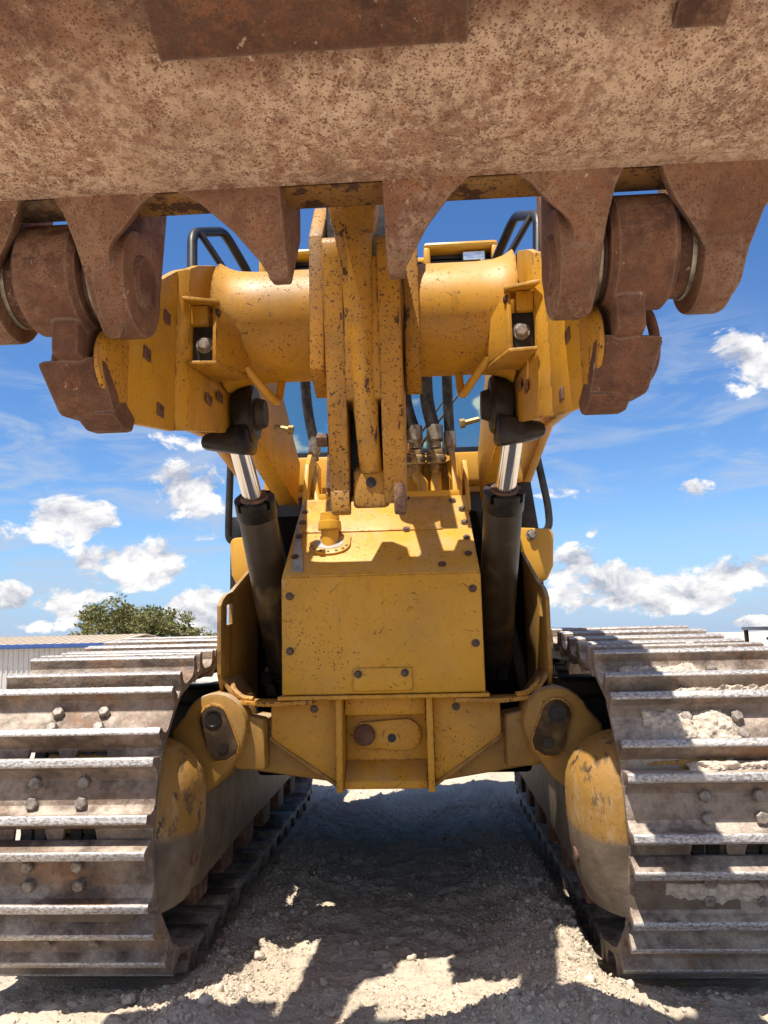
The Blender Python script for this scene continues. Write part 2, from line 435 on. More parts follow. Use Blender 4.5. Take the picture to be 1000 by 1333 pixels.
def hex_bolt_mesh(name, r, h, mat, washer=0.):
    b = MB()
    if washer: b.rev((0, 0, 0), (0, 0, 1), [(0, r*1.35), (washer, r*1.35)], 16)
    b.rev((0, 0, washer), (0, 0, 1), [(0, r), (h*.8, r), (h, r*.8)], 6)
    return b.mesh(name, mat, 25)
BOLT_BIG = hex_bolt_mesh('shoe_bolt', .0205, .024, BOLT)
BOLT_SM = hex_bolt_mesh('bolt', .0115, .006, DARKBOLT, .002)
BOLT_MD = hex_bolt_mesh('bolt', .020, .016, BOLT, .004)
def bolt(me, p, n, parent, name='bolt'):
    return link(name, me, parent, None, basis(p, n))

# ================================================================== numpy noise
def vnoise(x, y, seed=0):
    def h(i, j):
        n = (i*374761393 + j*668265263 + seed*982451653) & 0xffffffff
        n = ((n ^ (n >> 13))*1274126177) & 0xffffffff
        return ((n ^ (n >> 16)) & 0xffff)/65535.
    xi, yi = np.floor(x).astype(np.int64), np.floor(y).astype(np.int64)
    u, v = x-xi, y-yi; u = u*u*(3-2*u); v = v*v*(3-2*v)
    return (h(xi, yi)*(1-u)+h(xi+1, yi)*u)*(1-v)+(h(xi, yi+1)*(1-u)+h(xi+1, yi+1)*u)*v
def fbm(x, y, f, octs, seed=0, g=.5):
    a, s, n = 1., 0., 0.
    for k in range(octs):
        s = s + a*(vnoise(x*f, y*f, seed+k)-.5); n += a; a *= g; f *= 2.03
    return s/n*2

# ================================================================== SETTING
GZ = -0.085
def gheight(x, y):
    x = np.asarray(x, float); y = np.asarray(y, float)
    d = np.hypot(x, y)
    base = GZ - np.clip((d-13)/50, 0, 1)*4.0
    near = np.clip(1-(d-6)/10, 0, 1)
    h = fbm(x, y, 1.1, 4, 3)*.035 + fbm(x, y, 5, 5, 9, .6)*.032*near + fbm(x, y, 19, 5, 21, .72)*.026*near
    # ridges of loose dirt pushed up beside the inner edges of the tracks and in front of the camera
    for cx, w in ((-.60, .20), (.62, .20)):
        h = h + .085*np.exp(-((x-cx)/w)**2)*np.clip((y-1.2)/.8, 0, 1)*np.clip((5.0-y)/2.0, 0, 1)*(.55+.9*fbm(x, y, 2.4, 3, 5))
    h = h + .10*np.exp(-((x-.35)/.34)**2-((y-2.32)/.28)**2)*(1+.8*fbm(x, y, 4, 3, 8))
    h = h + .07*np.exp(-((x+.52)/.22)**2-((y-2.42)/.22)**2)
    h = h - .03*np.exp(-((x)/.35)**2)
    h = h + .013*np.sin(y*2*np.pi/.2159+.6*np.sin(x*5))*np.clip((.62-np.abs(x))/.25, 0, 1)*np.clip((y-2.5)/.6, 0, 1)*np.clip(1-(y-7)/3, 0, 1)*(.4+.9*fbm(x, y, 1.7, 3, 31))
    # flat where the shoes press
    for cx in (-1.03, 1.09):
        k = np.clip((.40-np.abs(x-cx))/.08, 0, 1)*np.clip((y-2.72)/.15, 0, 1)*np.clip((6.2-y)/.2, 0, 1)
        h = h*(1-k) + (-.02)*k
    return base + h

def axis_pts(fine0, fine1, step, far0, far1, g=1.16):
    a = list(np.arange(fine0, fine1, step)); s = step
    while a[-1] < far1: s *= g; a.append(a[-1]+s)
    s = step
    while a[0] > far0: s *= g; a.insert(0, a[0]-s)
    return np.array(a)
gx = axis_pts(-1.7, 1.7, .0115, -700, 700); gy = axis_pts(1.9, 5.6, .0115, -300, 900)
X, Y = np.meshgrid(gx, gy); Z = gheight(X, Y)
nx, ny = len(gx), len(gy)
idx = np.arange(nx*ny).reshape(ny, nx)
faces = np.stack([idx[:-1, :-1], idx[:-1, 1:], idx[1:, 1:], idx[1:, :-1]], -1).reshape(-1, 4)
me = bpy.data.meshes.new('ground')
me.vertices.add(nx*ny); me.vertices.foreach_set('co', np.stack([X, Y, Z], -1).ravel())
me.loops.add(faces.size); me.loops.foreach_set('vertex_index', faces.ravel().astype(np.int32))
me.polygons.add(len(faces)); me.polygons.foreach_set('loop_start', np.arange(0, faces.size, 4, dtype=np.int32))
me.update(calc_edges=True); me.validate()
me.polygons.foreach_set('use_smooth', [True]*len(faces)); me.materials.append(GROUND)
ground = link('ground', me); tag(ground, 'pale dusty caliche dirt under the loader', kind='structure')

# ------------------------------------------------------------------ world: sky and clouds
def build_world():
    w = bpy.data.worlds.new('World'); SC.world = w; w.use_nodes = True
    t = NT(w.node_tree); t.n.clear()
    out = t.node('ShaderNodeOutputWorld'); bg = t.node('ShaderNodeBackground')
    sky = t.node('ShaderNodeTexSky', sky_type='NISHITA')
    sky.sun_disc = False
    sky.sun_elevation = math.asin(SUN.z); sky.sun_rotation = math.atan2(SUN.x, SUN.y)
    sky.air_density = 1.0; sky.dust_density = .15; sky.ozone_density = 3.0; sky.altitude = 200
    tc = t.node('ShaderNodeTexCoord'); D = tc.outputs['Generated']
    D = t.vmath('NORMALIZE', D)
    sp_ = t.node('ShaderNodeSeparateXYZ'); t.l.new(D, sp_.inputs[0])
    az = t.math('ARCTAN2', sp_.outputs[0], sp_.outputs[1]); el = t.math('ARCSINE', sp_.outputs[2])
    def ae(px, py):
        d = (_F + CR_*((px-500)/1001) + CU_*((666.5-py)/1001)).normalized()
        return math.atan2(d.x, d.y), math.asin(d.z)
    # (px, py, half width, half height, strength) as seen in the photograph
    cl = [(248, 640, 62, 42, 1.), (82, 675, 78, 36, 1.), (2, 690, 30, 26, .9), (178, 732, 92, 38, 1.), (8, 778, 38, 22, .9), (95, 785, 60, 26, .9),
          (262, 800, 62, 38, 1.), (270, 700, 34, 13, .7), (250, 574, 60, 14, .6), (985, 465, 62, 46, 1.), (800, 768, 120, 40, .9), (740, 742, 50, 36, .9),
          (872, 778, 78, 24, 1.), (975, 745, 70, 26, 1.), (735, 640, 40, 14, .6), (892, 638, 40, 12, .5), (770, 692, 10, 8, .5), (1000, 812, 50, 12, .8),
          (40, 815, 50, 10, .6), (560, 800, 150, 22, .7), (440, 760, 90, 30, .8), (-160, 640, 120, 50, 1.), (1180, 620, 120, 60, 1.), (1230, 760, 150, 30, 1.), (-200, 770, 140, 26, 1.)]
    field = None
    for px, py, hw, hh, st in cl:
        a0, e0 = ae(px, py)
        wa = hw/1001/math.cos(e0)*.82; we = hh/1001*.84
        u = t.math('MULTIPLY_ADD', az, 1/wa, -a0/wa); v = t.math('MULTIPLY_ADD', el, 1/we, -e0/we)
        r2 = t.math('ADD', t.math('MULTIPLY', u, u), t.math('MULTIPLY', v, v))
        f = t.math('MULTIPLY_ADD', r2, -.62*st, st)
        field = f if field is None else t.math('MAXIMUM', field, f)
    field = t.math('MAXIMUM', field, -1.2)
    # the rest of the sky carries the same scattered cumulus
    gen = t.noise(t.scale(D, (3.2, 3.2, 6.)), 1.6, 3, .5)
    behind = t.step(sp_.outputs[1], .35, .0)
    genf = t.math('MULTIPLY', t.step(gen, .42, .60, -1.0, 1.0), behind)
    genf = t.math('SUBTRACT', genf, t.math('MULTIPLY', t.math('SUBTRACT', 1., behind), 1.2))
    field = t.math('MAXIMUM', field, genf)
    n1 = t.noise(t.scale(D, (1, 1, 1.5)), 16, 9, .60, .35)
    n2 = t.noise(t.scale(D, (1, 1, 1.4), (0, 0, 0), (.4, .2, .1)), 42, 6, .62)
    nn = t.math('ADD', t.math('MULTIPLY', t.math('SUBTRACT', n1, .5), 3.0), t.math('MULTIPLY', t.math('SUBTRACT', n2, .5), .9))
    dens = t.math('ADD', field, nn)
    a = t.step(dens, .36, .72)
    # shading inside the cloud: billowed relief plus greyer bases
    n1b = t.noise(t.scale(D, (1, 1, 1.5), (0, 0, 0), (SUN.x*.016, SUN.y*.016, .024)), 16, 9, .60, .35)
    rel = t.math('MULTIPLY_ADD', t.math('SUBTRACT', n1, n1b), 4.2, .58)
    thick = t.step(dens, .8, 2.4, 0, .26)
    shade = t.math('SUBTRACT', rel, thick, clamp=True)
    ccol = t.mix(shade, (3.2, 3.4, 4.0), (7.6, 7.4, 7.2))
    # high thin streaks
    st = t.noise(t.scale(D, (5, 5, 22), (.25, -.18, .3)), 1.3, 7, .62, .8)
    big = t.noise(D, 3.0, 3, .5)
    cir = t.math('MULTIPLY', t.math('MULTIPLY', t.step(st, .42, .68), t.step(big, .36, .58)), t.step(sp_.outputs[2], .46, .22))
    cir = t.math('MULTIPLY', cir, .62)
    # blue a little deeper, as the phone rendered it
    hs = t.node('ShaderNodeHueSaturation'); hs.inputs['Saturation'].default_value = 1.17; hs.inputs['Value'].default_value = 1.0
    t.l.new(sky.outputs[0], hs.inputs['Color'])
    tint = t.node('ShaderNodeMix', data_type='RGBA', blend_type='MULTIPLY'); tint.inputs[0].default_value = 1
    t.l.new(hs.outputs[0], tint.inputs[6]); tint.inputs[7].default_value = (.86, .95, 1.10, 1)
    hz = t.step(sp_.outputs[2], .16, -.02, 0, .75)
    c = t.mix(hz, tint.outputs[2], (1.75, 3.1, 5.6))
    c = t.mix(cir, c, (3.6, 4.2, 5.2))
    c = t.mix(t.math('MULTIPLY', a, .96), c, ccol)
    low = t.step(sp_.outputs[2], -.05, -.10)
    c = t.mix(low, c, (2.6, 2.3, 1.9))
    t.l.new(c, bg.inputs['Color']); bg.inputs['Strength'].default_value = SKY_S
    t.l.new(bg.outputs[0], out.inputs[0])
build_world()

# ------------------------------------------------------------------ far building
def building():
    e = empty('metal_building', (-34, 72, -4.1))
    tag(e, 'long low metal building with tan ribbed roof and blue eave trim, behind the left track', 'building')
    e2 = e.matrix_basis.inverted()
    wallm = plain('white_ribbed_siding', (.52, .505, .475), .5, 0, .06, 0, 1)
    roofm = plain('tan_metal_roof', (.60, .48, .34), .45, 0, .06, 0, 1)
    trimm = plain('blue_trim', (.035, .085, .26), .4, 0, .1, 0, 1)
    # local frame: x along the facade, eave at z=5.0, ridge at 5.75
    b = MB(); b.box(-22, 3.6, 0, 20, 0, 4.95, 0); b.build('wall', wallm, e)
    rib = MB().box(-.09, .09, -.07, 0, 0, 4.9, .02).mesh('siding_rib', wallm)
    for k in range(51): link('siding_rib', rib, e, None, Matrix.Translation((-21.8+k*.5, -.004, 0)))
    b = MB(); b.prism([(-.5, 5.0), (10, 5.85), (20.5, 5.0), (20.5, 5.12), (10, 5.97), (-.5, 5.12)], 'x', -22.3, 4.0, 0); rf = b.build('roof', roofm, e)
    seam = MB().prism([(-.45, 5.12), (9.9, 5.955), (9.9, 6.02), (-.45, 5.185)], 'x', -.04, .04, 0).mesh('roof_seam', roofm)
    for k in range(29): link('roof_seam', seam, rf, None, Matrix.Translation((-22+k*.9, 0, 0)))
    b = MB(); b.box(-22.35, 4.05, -.72, -.51, 4.72, 5.14, .02); b.build('eave_trim', trimm, e)
    b = MB(); b.box(3.65, 3.9, -.2, 0, 0, 4.7, .02); b.build('corner_trim', trimm, e)
building()

# ------------------------------------------------------------------ trees
def tree(name, loc, h, w, label, seed, nleaf=9000):
    rs = np.random.default_rng(seed)
    e = empty(name, loc); tag(e, label, 'tree')
    bark = plain('bark', (.11, .085, .06), .9, 0, .3, .5, 3)
    m, t, b, geo = new_mat('olive_leaves')
    oi = t.noise(geo.outputs['Position'], .9, 4)
    c = t.mix(t.step(oi, .3, .7), (.12, .125, .042), (.21, .20, .08))
    t.put(b.inputs['Base Color'], c); b.inputs['Roughness'].default_value = .6
    b.inputs['Specular IOR Level'].default_value = .2
    tr = MB(); tr.tube([(0, 0, 0), (.1, 0, h*.2), (-.05, .1, h*.45)], lambda u: h*.035*(1-.5*u), 10)
    tips = []
    for k in range(15):
        a = rs.uniform(0, 2*math.pi); rr = rs.uniform(.3, 1.)*w*.46; zz = h*rs.uniform(.48, .93)*(1-.18*rr/(w*.5))
        p = Vector((math.cos(a)*rr, math.sin(a)*rr*.8, zz))
        tr.tube([(0, 0, h*rs.uniform(.2, .4)), p*.5+Vector((0, 0, h*.15)), p], lambda u: h*.016*(1-.85*u), 6)
        tips.append(p)
    tr.build('trunk', bark, e)
    # crown: clumps of small leaf cards spread through the volume
    cl = []
    for p in tips:
        for q in range(9):
            cl.append((np.array(p)+rs.normal(0, 1, 3)*np.array([w*.085, w*.085, h*.065]), rs.uniform(.45, 1.)*w*.085))
    for k in range(26):
        a = rs.uniform(0, 2*math.pi); rr = w*.5*rs.uniform(.75, 1.04)
        cl.append((np.array([math.cos(a)*rr, math.sin(a)*rr*.8, h*rs.uniform(.34, .74)]), w*.05))
    V = []; F = []
    per = nleaf//len(cl)
    for c0, r in cl:
        d = rs.normal(0, 1, (per, 3)); d /= np.linalg.norm(d, axis=1)[:, None]
        pos = c0 + d*r*rs.uniform(.25, 1.1, (per, 1))*np.array([1.15, 1.15, .75])
        s = rs.uniform(.07, .17, per)*h/6
        for p, si in zip(pos, s):
            u = rs.normal(0, 1, 3); u /= np.linalg.norm(u); v = np.cross(u, rs.normal(0, 1, 3)); v /= np.linalg.norm(v)
            k = len(V)
            V += [p-u*si, p+v*si*.45, p+u*si, p-v*si*.45]; F.append((k, k+1, k+2, k+3))
    me = bpy.data.meshes.new('crown'); me.from_pydata([tuple(v) for v in V], [], F); me.materials.append(m)
    link('crown', me, e)
tree('tree', (-35.0, 90, -4.3), 11.0, 15.0, 'broad olive green tree behind the metal building at left', 3, 15000)
tree('tree', (15.0, 97, -4.3), 7.0, 5.0, 'tree whose top just shows behind the right track beside the cylinder guard', 5, 5000)

# ------------------------------------------------------------------ machine parked far right
def parked_machine():
    e = empty('parked_machine', (14.1, 30.5, -1.45)); tag(e, 'dark roll-bar canopy of a small machine parked behind the right track', 'machine')
    b = MB(); b.box(-1.5, 1.6, -.9, 2.6, .55, 1.25, .08); b.build('body', plain('grey_machine_paint', (.13, .13, .135), .5), e)
    b = MB(); b.box(-1.45, 1.55, -.85, 1.4, 2.42, 2.55, .05); b.build('canopy_roof', plain('canopy_grey', (.05, .055, .065), .35), e)
    for x, y in ((-.45, -.75), (.9, -.75), (-1.3, 1.3), (1.4, 1.3)):
        b = MB(); b.box(x-.07, x+.07, y-.07, y+.07, 1.2, 2.45, .02); b.build('canopy_post', BLACK, e)
    b = MB(); b.box(-.9, -.48, -.78, -.74, 1.2, 2.1, .02); b.build('side_panel', plain('pale_panel', (.55, .57, .62), .4), e)
    b = MB(); b.box(-1.4, .9, -.80, -.72, 2.06, 2.16, .02); b.build('cross_bar', BLACK, e)
    b = MB(); b.cyl((.2, -.8, 1.3), (.2, -.8, 1.95), .07); b.build('marker_tube', plain('orange_marker', (.75, .26, .02), .4), e)
    for x in (-1.0, 1.0):
        for y in (-.4, 1.6):
            b = MB(); b.rev((x-.2, y, .42), (x+.2, y, .42), [(0, .34), (.03, .42), (.37, .42), (.4, .34)], 20); b.build('wheel', RUBBER, e)
    b = MB(); b.cyl((-.42, .2, 2.52), (-.42, .2, 3.0), .03); b.build('aerial', BLACK, e)
parked_machine()

# ================================================================== THE LOADER
LD = empty('crawler_loader', (0, 4.2, GZ))
tag(LD, 'dusty yellow crawler loader seen from the front under its raised rusty bucket', 'loader')
_off = Matrix.Translation((0, 4.2, GZ)).inverted()
def part(b, name, mats, parent=None, label=None, angle=38):
    """link a mesh built in world coordinates as a part (or, with parent, a sub-part) of the loader"""
    o = b.build(name, mats, parent if parent is not None else LD, label, angle)
    if parent is None: o.matrix_basis = _off.copy()
    return o
def sub(b, name, mats, parent, label=None): return part(b, name, mats, parent, label)

# ------------------------------------------------------------------ bucket
BW = 1.37
HY, HZ = 1.55, 2.065
def bucket():
    outer = [(.30, 2.36), (.80, 2.225), (1.15, 2.115), (1.36, 2.065), (1.48, 2.055), (HY, HZ), (1.60, 2.12), (1.665, 2.35), (1.70, 2.62)]
    inner = [(1.655, 2.62), (1.615, 2.36), (1.55, 2.16), (1.47, 2.105), (1.36, 2.11), (1.15, 2.16), (.80, 2.27), (.30, 2.40)]
    b = MB(); b.prism(outer+inner, 'x', -BW, BW, .006)
    side = [(.30, 2.36), (.80, 2.225), (1.15, 2.115), (1.36, 2.065), (1.48, 2.055), (HY, HZ), (1.60, 2.12), (1.665, 2.35), (1.70, 2.62), (1.3, 2.60), (.7, 2.52), (.42, 2.46)]
    for s in (-1, 1): b.prism(side, 'x', s*BW, s*(BW+.035), .006)
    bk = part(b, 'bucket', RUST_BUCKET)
    b = MB(); b.prism([(1.568, 2.075), (1.70, 2.095), (1.72, 2.25), (1.655, 2.30), (1.63, 2.15)], 'x', -1.2, 1.2, .012); sub(b, 'torque_tube', TUBE_RUST, bk)
    # wear plates under the floor
    def fz(y):
        for (y0, z0), (y1, z1) in zip(outer, outer[1:]):
            if y0 <= y <= y1: return z0+(z1-z0)*(y-y0)/(y1-y0)
    for x0, x1, y1 in ((-.262, .279, 1.19), (.625, .715, 1.19), (-1.30, -.62, 1.12)):
        b = MB(); y0 = .5
        b.hexa([(x0, y1, fz(y1)-.018), (x1, y1, fz(y1)-.018), (x1, y1, fz(y1)+.01), (x0, y1, fz(y1)+.01)],
               [(x0, .80, fz(.8)-.018), (x1, .80, fz(.8)-.018), (x1, .80, fz(.8)+.01), (x0, .80, fz(.8)+.01)], .004)
        sub(b, 'wear_plate', RUST_DARK, bk)
    for k in range(9):
        x = -1.3+k*.325
        b = MB(); b.hexa([(x-.06, .36, 2.33), (x+.06, .36, 2.33), (x+.06, .36, 2.42), (x-.06, .36, 2.42)],
                         [(x-.035, .12, 2.425), (x+.035, .12, 2.425), (x+.035, .12, 2.45), (x-.035, .12, 2.45)], .01)
        sub(b, 'bucket_tooth', RUST_DARK, bk)
    # hinge plates: a thick side plate with a round boss, and a tongue continuing the heel skin down over it
    PY, PZ = 1.765, 1.955
    def tongue(b, pts, yt, zt, th=.045):
        """pts: (x, u) outline, u runs 0..1 from the heel to the tip"""
        d = Vector((0, yt-HY, zt-HZ)); n = Vector((0, -d.z, d.y)).normalized()
        if n.y > 0: n = -n
        P = [Vector((x, HY, HZ)) + d*u for x, u in pts]
        b.hexa([p + n*.004 for p in P], [p - n*th for p in P], .008)
    inner_t = [(.66, -.12), (.632, 0), (.618, .10), (.606, .30), (.598, .55), (.594, .78), (.584, .95), (.572, 1.0), (.545, 1.0), (.532, .94),
               (.527, .75), (.529, .48), (.530, .36), (.510, .28), (.478, .20), (.455, .13), (.432, .06), (.40, 0), (.38, -.12)]
    outer_t = [(.70, -.12), (.715, .03), (.745, .20), (.800, .42), (.838, .62), (.852, .76), (.872, .88), (.905, .88), (.918, .78), (.925, .55), (.945, .30), (.99, .06), (1.03, -.12)]
    for s in (-1, 1):
        prof = arc(PY, PZ, .130, 95, 370, 24) + [(1.93, 2.25), (1.80, 2.25)]
        # inner plate of the arm hinge
        b = MB()
        tongue(b, [(s*x, u) for x, u in inner_t], 1.735, 1.805)
        b.prism(prof, 'x', s*.502, s*.578, .010)
        sub(b, 'hinge_plate', RUST_HINGE, bk)
        # outer plate
        b = MB()
        tongue(b, [(s*x, u) for x, u in outer_t], 1.735, 1.805)
        b.prism(prof, 'x', s*.822, s*.905, .010)
        sub(b, 'hinge_plate', RUST_HINGE, bk)
        # pin with its cap
        b = MB(); b.cyl((s*.50, PY, PZ), (s*.92, PY, PZ), .060, None, 28, .006)
        b.rev((s*.490, PY, PZ), (s*.52, PY, PZ), [(0, .064), (.010, .072), (.03, .072)], 28)
        sub(b, 'hinge_pin', RUST_CAST, bk)
    # centre plates for the tilt link
    cl_ = [(-.40, -.12), (-.350, 0), (-.300, .14), (-.235, .45), (-.185, .78), (-.168, .93), (-.150, 1.0), (-.128, 1.0), (-.118, .94), (-.118, 0), (-.118, -.12)]
    cr_ = [(.36, -.12), (.300, 0), (.262, .16), (.205, .50), (.165, .84), (.152, .95), (.140, 1.0), (.120, 1.0), (.110, .94), (.108, 0), (.108, -.12)]
    cprof = [(HY+.02, HZ-.01), (1.665, 1.905), (1.73, 1.92), (1.86, 2.10), (1.86, 2.28), (1.66, 2.28)]
    for pts, x0, x1 in ((cl_, -.168, -.122), (cr_, .112, .152)):
        b = MB(); tongue(b, pts, 1.668, 1.905, .04); b.prism(cprof, 'x', x0, x1, .008)
        sub(b, 'hinge_plate', RUST_HINGE, bk)
    return bk
bucket()

# ------------------------------------------------------------------ lift arms
def arms():
    PY, PZ = 1.765, 1.965
    for s in (-1, 1):
        b = MB()
        # inner plate in two flat leaves with a bend between, an outer plate, and the top and bottom closing plates
        def leaf(yz, x0, y0, x1, y1, th=.024):
            fx = lambda y: x0+(x1-x0)*(y-y0)/(y1-y0)
            b.hexa([(s*fx(y), y, z) for y, z in yz], [(s*(fx(y)+th), y, z) for y, z in yz], .004)
        leaf([(1.84, 1.635), (2.20, 1.700), (2.20, 2.215), (2.10, 2.14), (1.90, 2.045)], .597, 1.86, .562, 2.20)
        leaf([(2.196, 1.702), (2.23, 1.708), (2.23, 2.235), (2.196, 2.213)], .561, 2.196, .533, 2.23)
        leaf([(2.229, 1.710), (2.62, 1.805), (3.0, 1.865), (3.78, 1.735), (3.83, 1.96), (3.42, 2.23), (3.25, 2.36), (2.95, 2.40), (2.62, 2.395), (2.46, 2.36), (2.30, 2.28), (2.229, 2.235)], .532, 2.229, .464, 3.6)
        b.hexa([(s*.486, 3.0, 1.862), (s*.56, 3.0, 1.862), (s*.55, 3.76, 1.735), (s*.456, 3.76, 1.735)], [(s*.486, 3.0, 1.876), (s*.56, 3.0, 1.876), (s*.55, 3.76, 1.749), (s*.456, 3.76, 1.749)], .002)
        outer_p = [(1.86, 1.66), (2.20, 1.74), (2.62, 1.83), (3.0, 1.885), (3.70, 1.80), (3.75, 1.95), (3.42, 2.20), (3.2, 2.34), (2.62, 2.36), (2.32, 2.22), (2.02, 2.08), (1.88, 2.03)]
        b.prism(outer_p, 'x', s*.66, s*.70, .006)
        b.hexa([(s*.60, 1.90, 1.66), (s*.68, 1.90, 1.66), (s*.68, 2.62, 1.835), (s*.53, 2.62, 1.835)], [(s*.60, 1.90, 1.68), (s*.68, 1.90, 1.68), (s*.68, 2.62, 1.85), (s*.53, 2.62, 1.85)], .002)
        b.hexa([(s*.60, 1.92, 2.03), (s*.68, 1.92, 2.03), (s*.68, 2.60, 2.365), (s*.52, 2.60, 2.365)], [(s*.60, 1.92, 2.01), (s*.68, 1.92, 2.01), (s*.68, 2.60, 2.34), (s*.52, 2.60, 2.34)], .002)
        arm = part(b, 'lift_arm', YEL)
        # rusty nose casting: eye, neck and stop pad
        b = MB()
        b.rev((s*.617, PY-.02, PZ), (s*.769, PY-.02, PZ), [(0, .116), (.014, .132), (.138, .132), (.152, .116)], 36)
        b.prism([(1.69, 1.87), (1.70, 1.76), (1.84, 1.74), (1.92, 1.95), (1.86, 2.05)], 'x', s*.632, s*.702, .014)
        b.hexa([(s*.598, 1.745, 1.772), (s*.747, 1.715, 1.750), (s*.718, 1.790, 1.632), (s*.582, 1.815, 1.640)],
               [(s*.60, 1.90, 1.79), (s*.74, 1.90, 1.78), (s*.715, 1.92, 1.65), (s*.60, 1.92, 1.655)], .014)
        b.prism([(1.80, 1.640), (1.88, 1.618), (1.94, 1.626), (1.96, 1.67), (1.88, 1.70)], 'x', s*.585, s*.69, .012)
        sub(b, 'nose_casting', RUST_CAST, arm)
        b = MB(); b.rev((s*.618, PY, PZ), (s*.58, PY, PZ), [(0, .096), (.037, .096)], 32); sub(b, 'pin_bushing', RUST_DARK, arm)
        b = MB(); b.rev((s*.768, PY, PZ), (s*.83, PY, PZ), [(0, .100), (.054, .100)], 32); sub(b, 'pin_bushing', RUST_DARK, arm)
        for x_ in (.596, .806):
            b = MB(); b.rev((s*x_, PY, PZ), (s*(x_+.010), PY, PZ), [(0, .104), (.010, .104)], 36); sub(b, 'dust_seal', STEEL, arm)
        # rounded lap of the plate over the casting
        b = MB()
        lp = arc(1.835, 1.775, .095, 95, 275, 12) + [(1.90, 1.685), (1.90, 1.86)]
        b.hexa([(s*(.590-(y-1.86)*.09), y, z) for y, z in lp], [(s*(.604-(y-1.86)*.09), y, z) for y, z in lp], .006)
        sub(b, 'lap_plate', YEL_WORN, arm)
        # loop on the outer side of the pad
        b = MB(); b.tube([(s*.70, 1.86, 1.87), (s*.752, 1.86, 1.875), (s*.768, 1.86, 1.80), (s*.758, 1.86, 1.72), (s*.71, 1.86, 1.66)], .013, 10, 0, .05); sub(b, 'tie_loop', RUST_CAST, arm)
        # square plug holes
        for py_, pz_ in ((1.87, 1.715), (2.01, 1.872), (2.10, 1.735), (1.97, 1.99), (2.13, 2.03)):
            b = MB(); xx = .597-(py_-1.86)*.103-.001
            if py_ > 2.2: xx = .532-(py_-2.229)*.0845-.001
            b = MB(); b.box(s*xx-.0035, s*xx+.0035, py_-.024, py_+.024, pz_-.019, pz_+.019, .003); sub(b, 'square_plug', RUST_DARK, arm)
        for py_, pz_ in ((2.40, 1.86), (2.50, 1.90)):
            b = MB(); b.box(s*(.531-(py_-2.229)*.0845)-.003, s*(.531-(py_-2.229)*.0845)+.003, py_-.03, py_+.03, pz_-.016, pz_+.016, .002); sub(b, 'square_plug', RUST_DARK, arm)
        # channel bracket with a bolt on the inner face
        b = MB()
        f0, f1 = (s*.450, 2.235), (s*.392, 2.455)
        b.hexa([(f0[0], f0[1], 1.93), (f0[0], f0[1], 2.125), (f0[0]+s*.012, f0[1]+.002, 2.125), (f0[0]+s*.012, f0[1]+.002, 1.93)],
               [(f1[0], f1[1], 1.955), (f1[0], f1[1], 2.07), (f1[0]+s*.012, f1[1]+.002, 2.07), (f1[0]+s*.012, f1[1]+.002, 1.955)], .002)
        b.hexa([(s*.448, 2.235, 1.918), (s*.530, 2.21, 1.912), (s*.530, 2.21, 1.924), (s*.448, 2.235, 1.930)],
               [(s*.395, 2.455, 1.943), (s*.505, 2.455, 1.935), (s*.505, 2.455, 1.947), (s*.395, 2.455, 1.955)], .002)
        b.hexa([(s*.440, 2.225, 2.113), (s*.545, 2.19, 2.113), (s*.545, 2.19, 2.126), (s*.440, 2.225, 2.126)],
               [(s*.452, 2.31, 2.118), (s*.505, 2.31, 2.118), (s*.505, 2.31, 2.130), (s*.452, 2.31, 2.130)], .002)
        b.box(min(s*.478, s*.53), max(s*.478, s*.53), 2.235, 2.30, 2.05, 2.112, .003)
        sub(b, 'hose_guard_bracket', YEL, arm)
        b = MB(); b.box(min(s*.462, s*.528), max(s*.462, s*.528), 2.255, 2.275, 1.93, 2.05, .003); sub(b, 'bracket_recess', BLACK, arm)
        bolt(BOLT_MD, (s*.490, 2.254, 1.988), (0, -1, 0), arm)
        bolt(BOLT_SM, (s*.4485, 2.245, 2.09), (-s, -.3, 0), arm); bolt(BOLT_SM, (s*.397, 2.44, 2.03), (-s, -.3, 0), arm)
        b = MB(); b.tube([(s*.405, 2.43, 1.975), (s*.335, 2.50, 1.895), (s*.318, 2.56, 1.885), (s*.312, 2.60, 1.99)], .014, 10, 0, .03); sub(b, 'guard_rod', YEL_CLEAN, arm)
        # hand rail on top of the arm
        b = MB()
        b.tube([(s*.575, 2.38, 2.29), (s*.590, 2.42, 2.465), (s*.545, 2.66, 2.60), (s*.470, 2.78, 2.47), (s*.468, 2.80, 2.36)], .0175, 12, 0, .05)
        b.tube([(s*.572, 2.45, 2.478), (s*.468, 2.49, 2.315)], .012, 10)
        sub(b, 'hand_rail', BLACK, arm)
        b = MB(); b.box(min(s*.465, s*.53), max(s*.465, s*.53), 2.492, 2.52, 2.285, 2.325, .004); sub(b, 'rail_lug', YEL, arm)
        bolt(BOLT_MD, (s*.468, 2.478, 2.306), (0, -1, 0), arm)
        # dark rod-end clevis at the back of the arm
        b = MB()
        b.rev((s*.425, 2.70, 1.895), (s*.499, 2.70, 1.895), [(0, .095), (.012, .108), (.06, .108), (.074, .10)], 30)
        b.hexa([(s*.44, 2.60, 1.715), (s*.61, 2.60, 1.745), (s*.61, 2.60, 1.795), (s*.44, 2.60, 1.84)],
               [(s*.44, 2.80, 1.76), (s*.60, 2.80, 1.78), (s*.60, 2.80, 1.84), (s*.44, 2.80, 1.86)], .022)
        sub(b, 'rod_end_boss', GREASE, arm)
        b = MB(); b.rev((s*.395, 2.72, 1.90), (s*.426, 2.72, 1.90), [(0, .05), (.03, .06)], 24); sub(b, 'retainer_plate', DARK, arm)
        b = MB(); b.tube([(s*.40, 2.9, 1.90), (s*.335, 2.9, 1.885)], .011, 8); b.rev((s*.345, 2.9, 1.886), (s*.325, 2.9, 1.884), [(0, .018), (.02, .018)], 6)
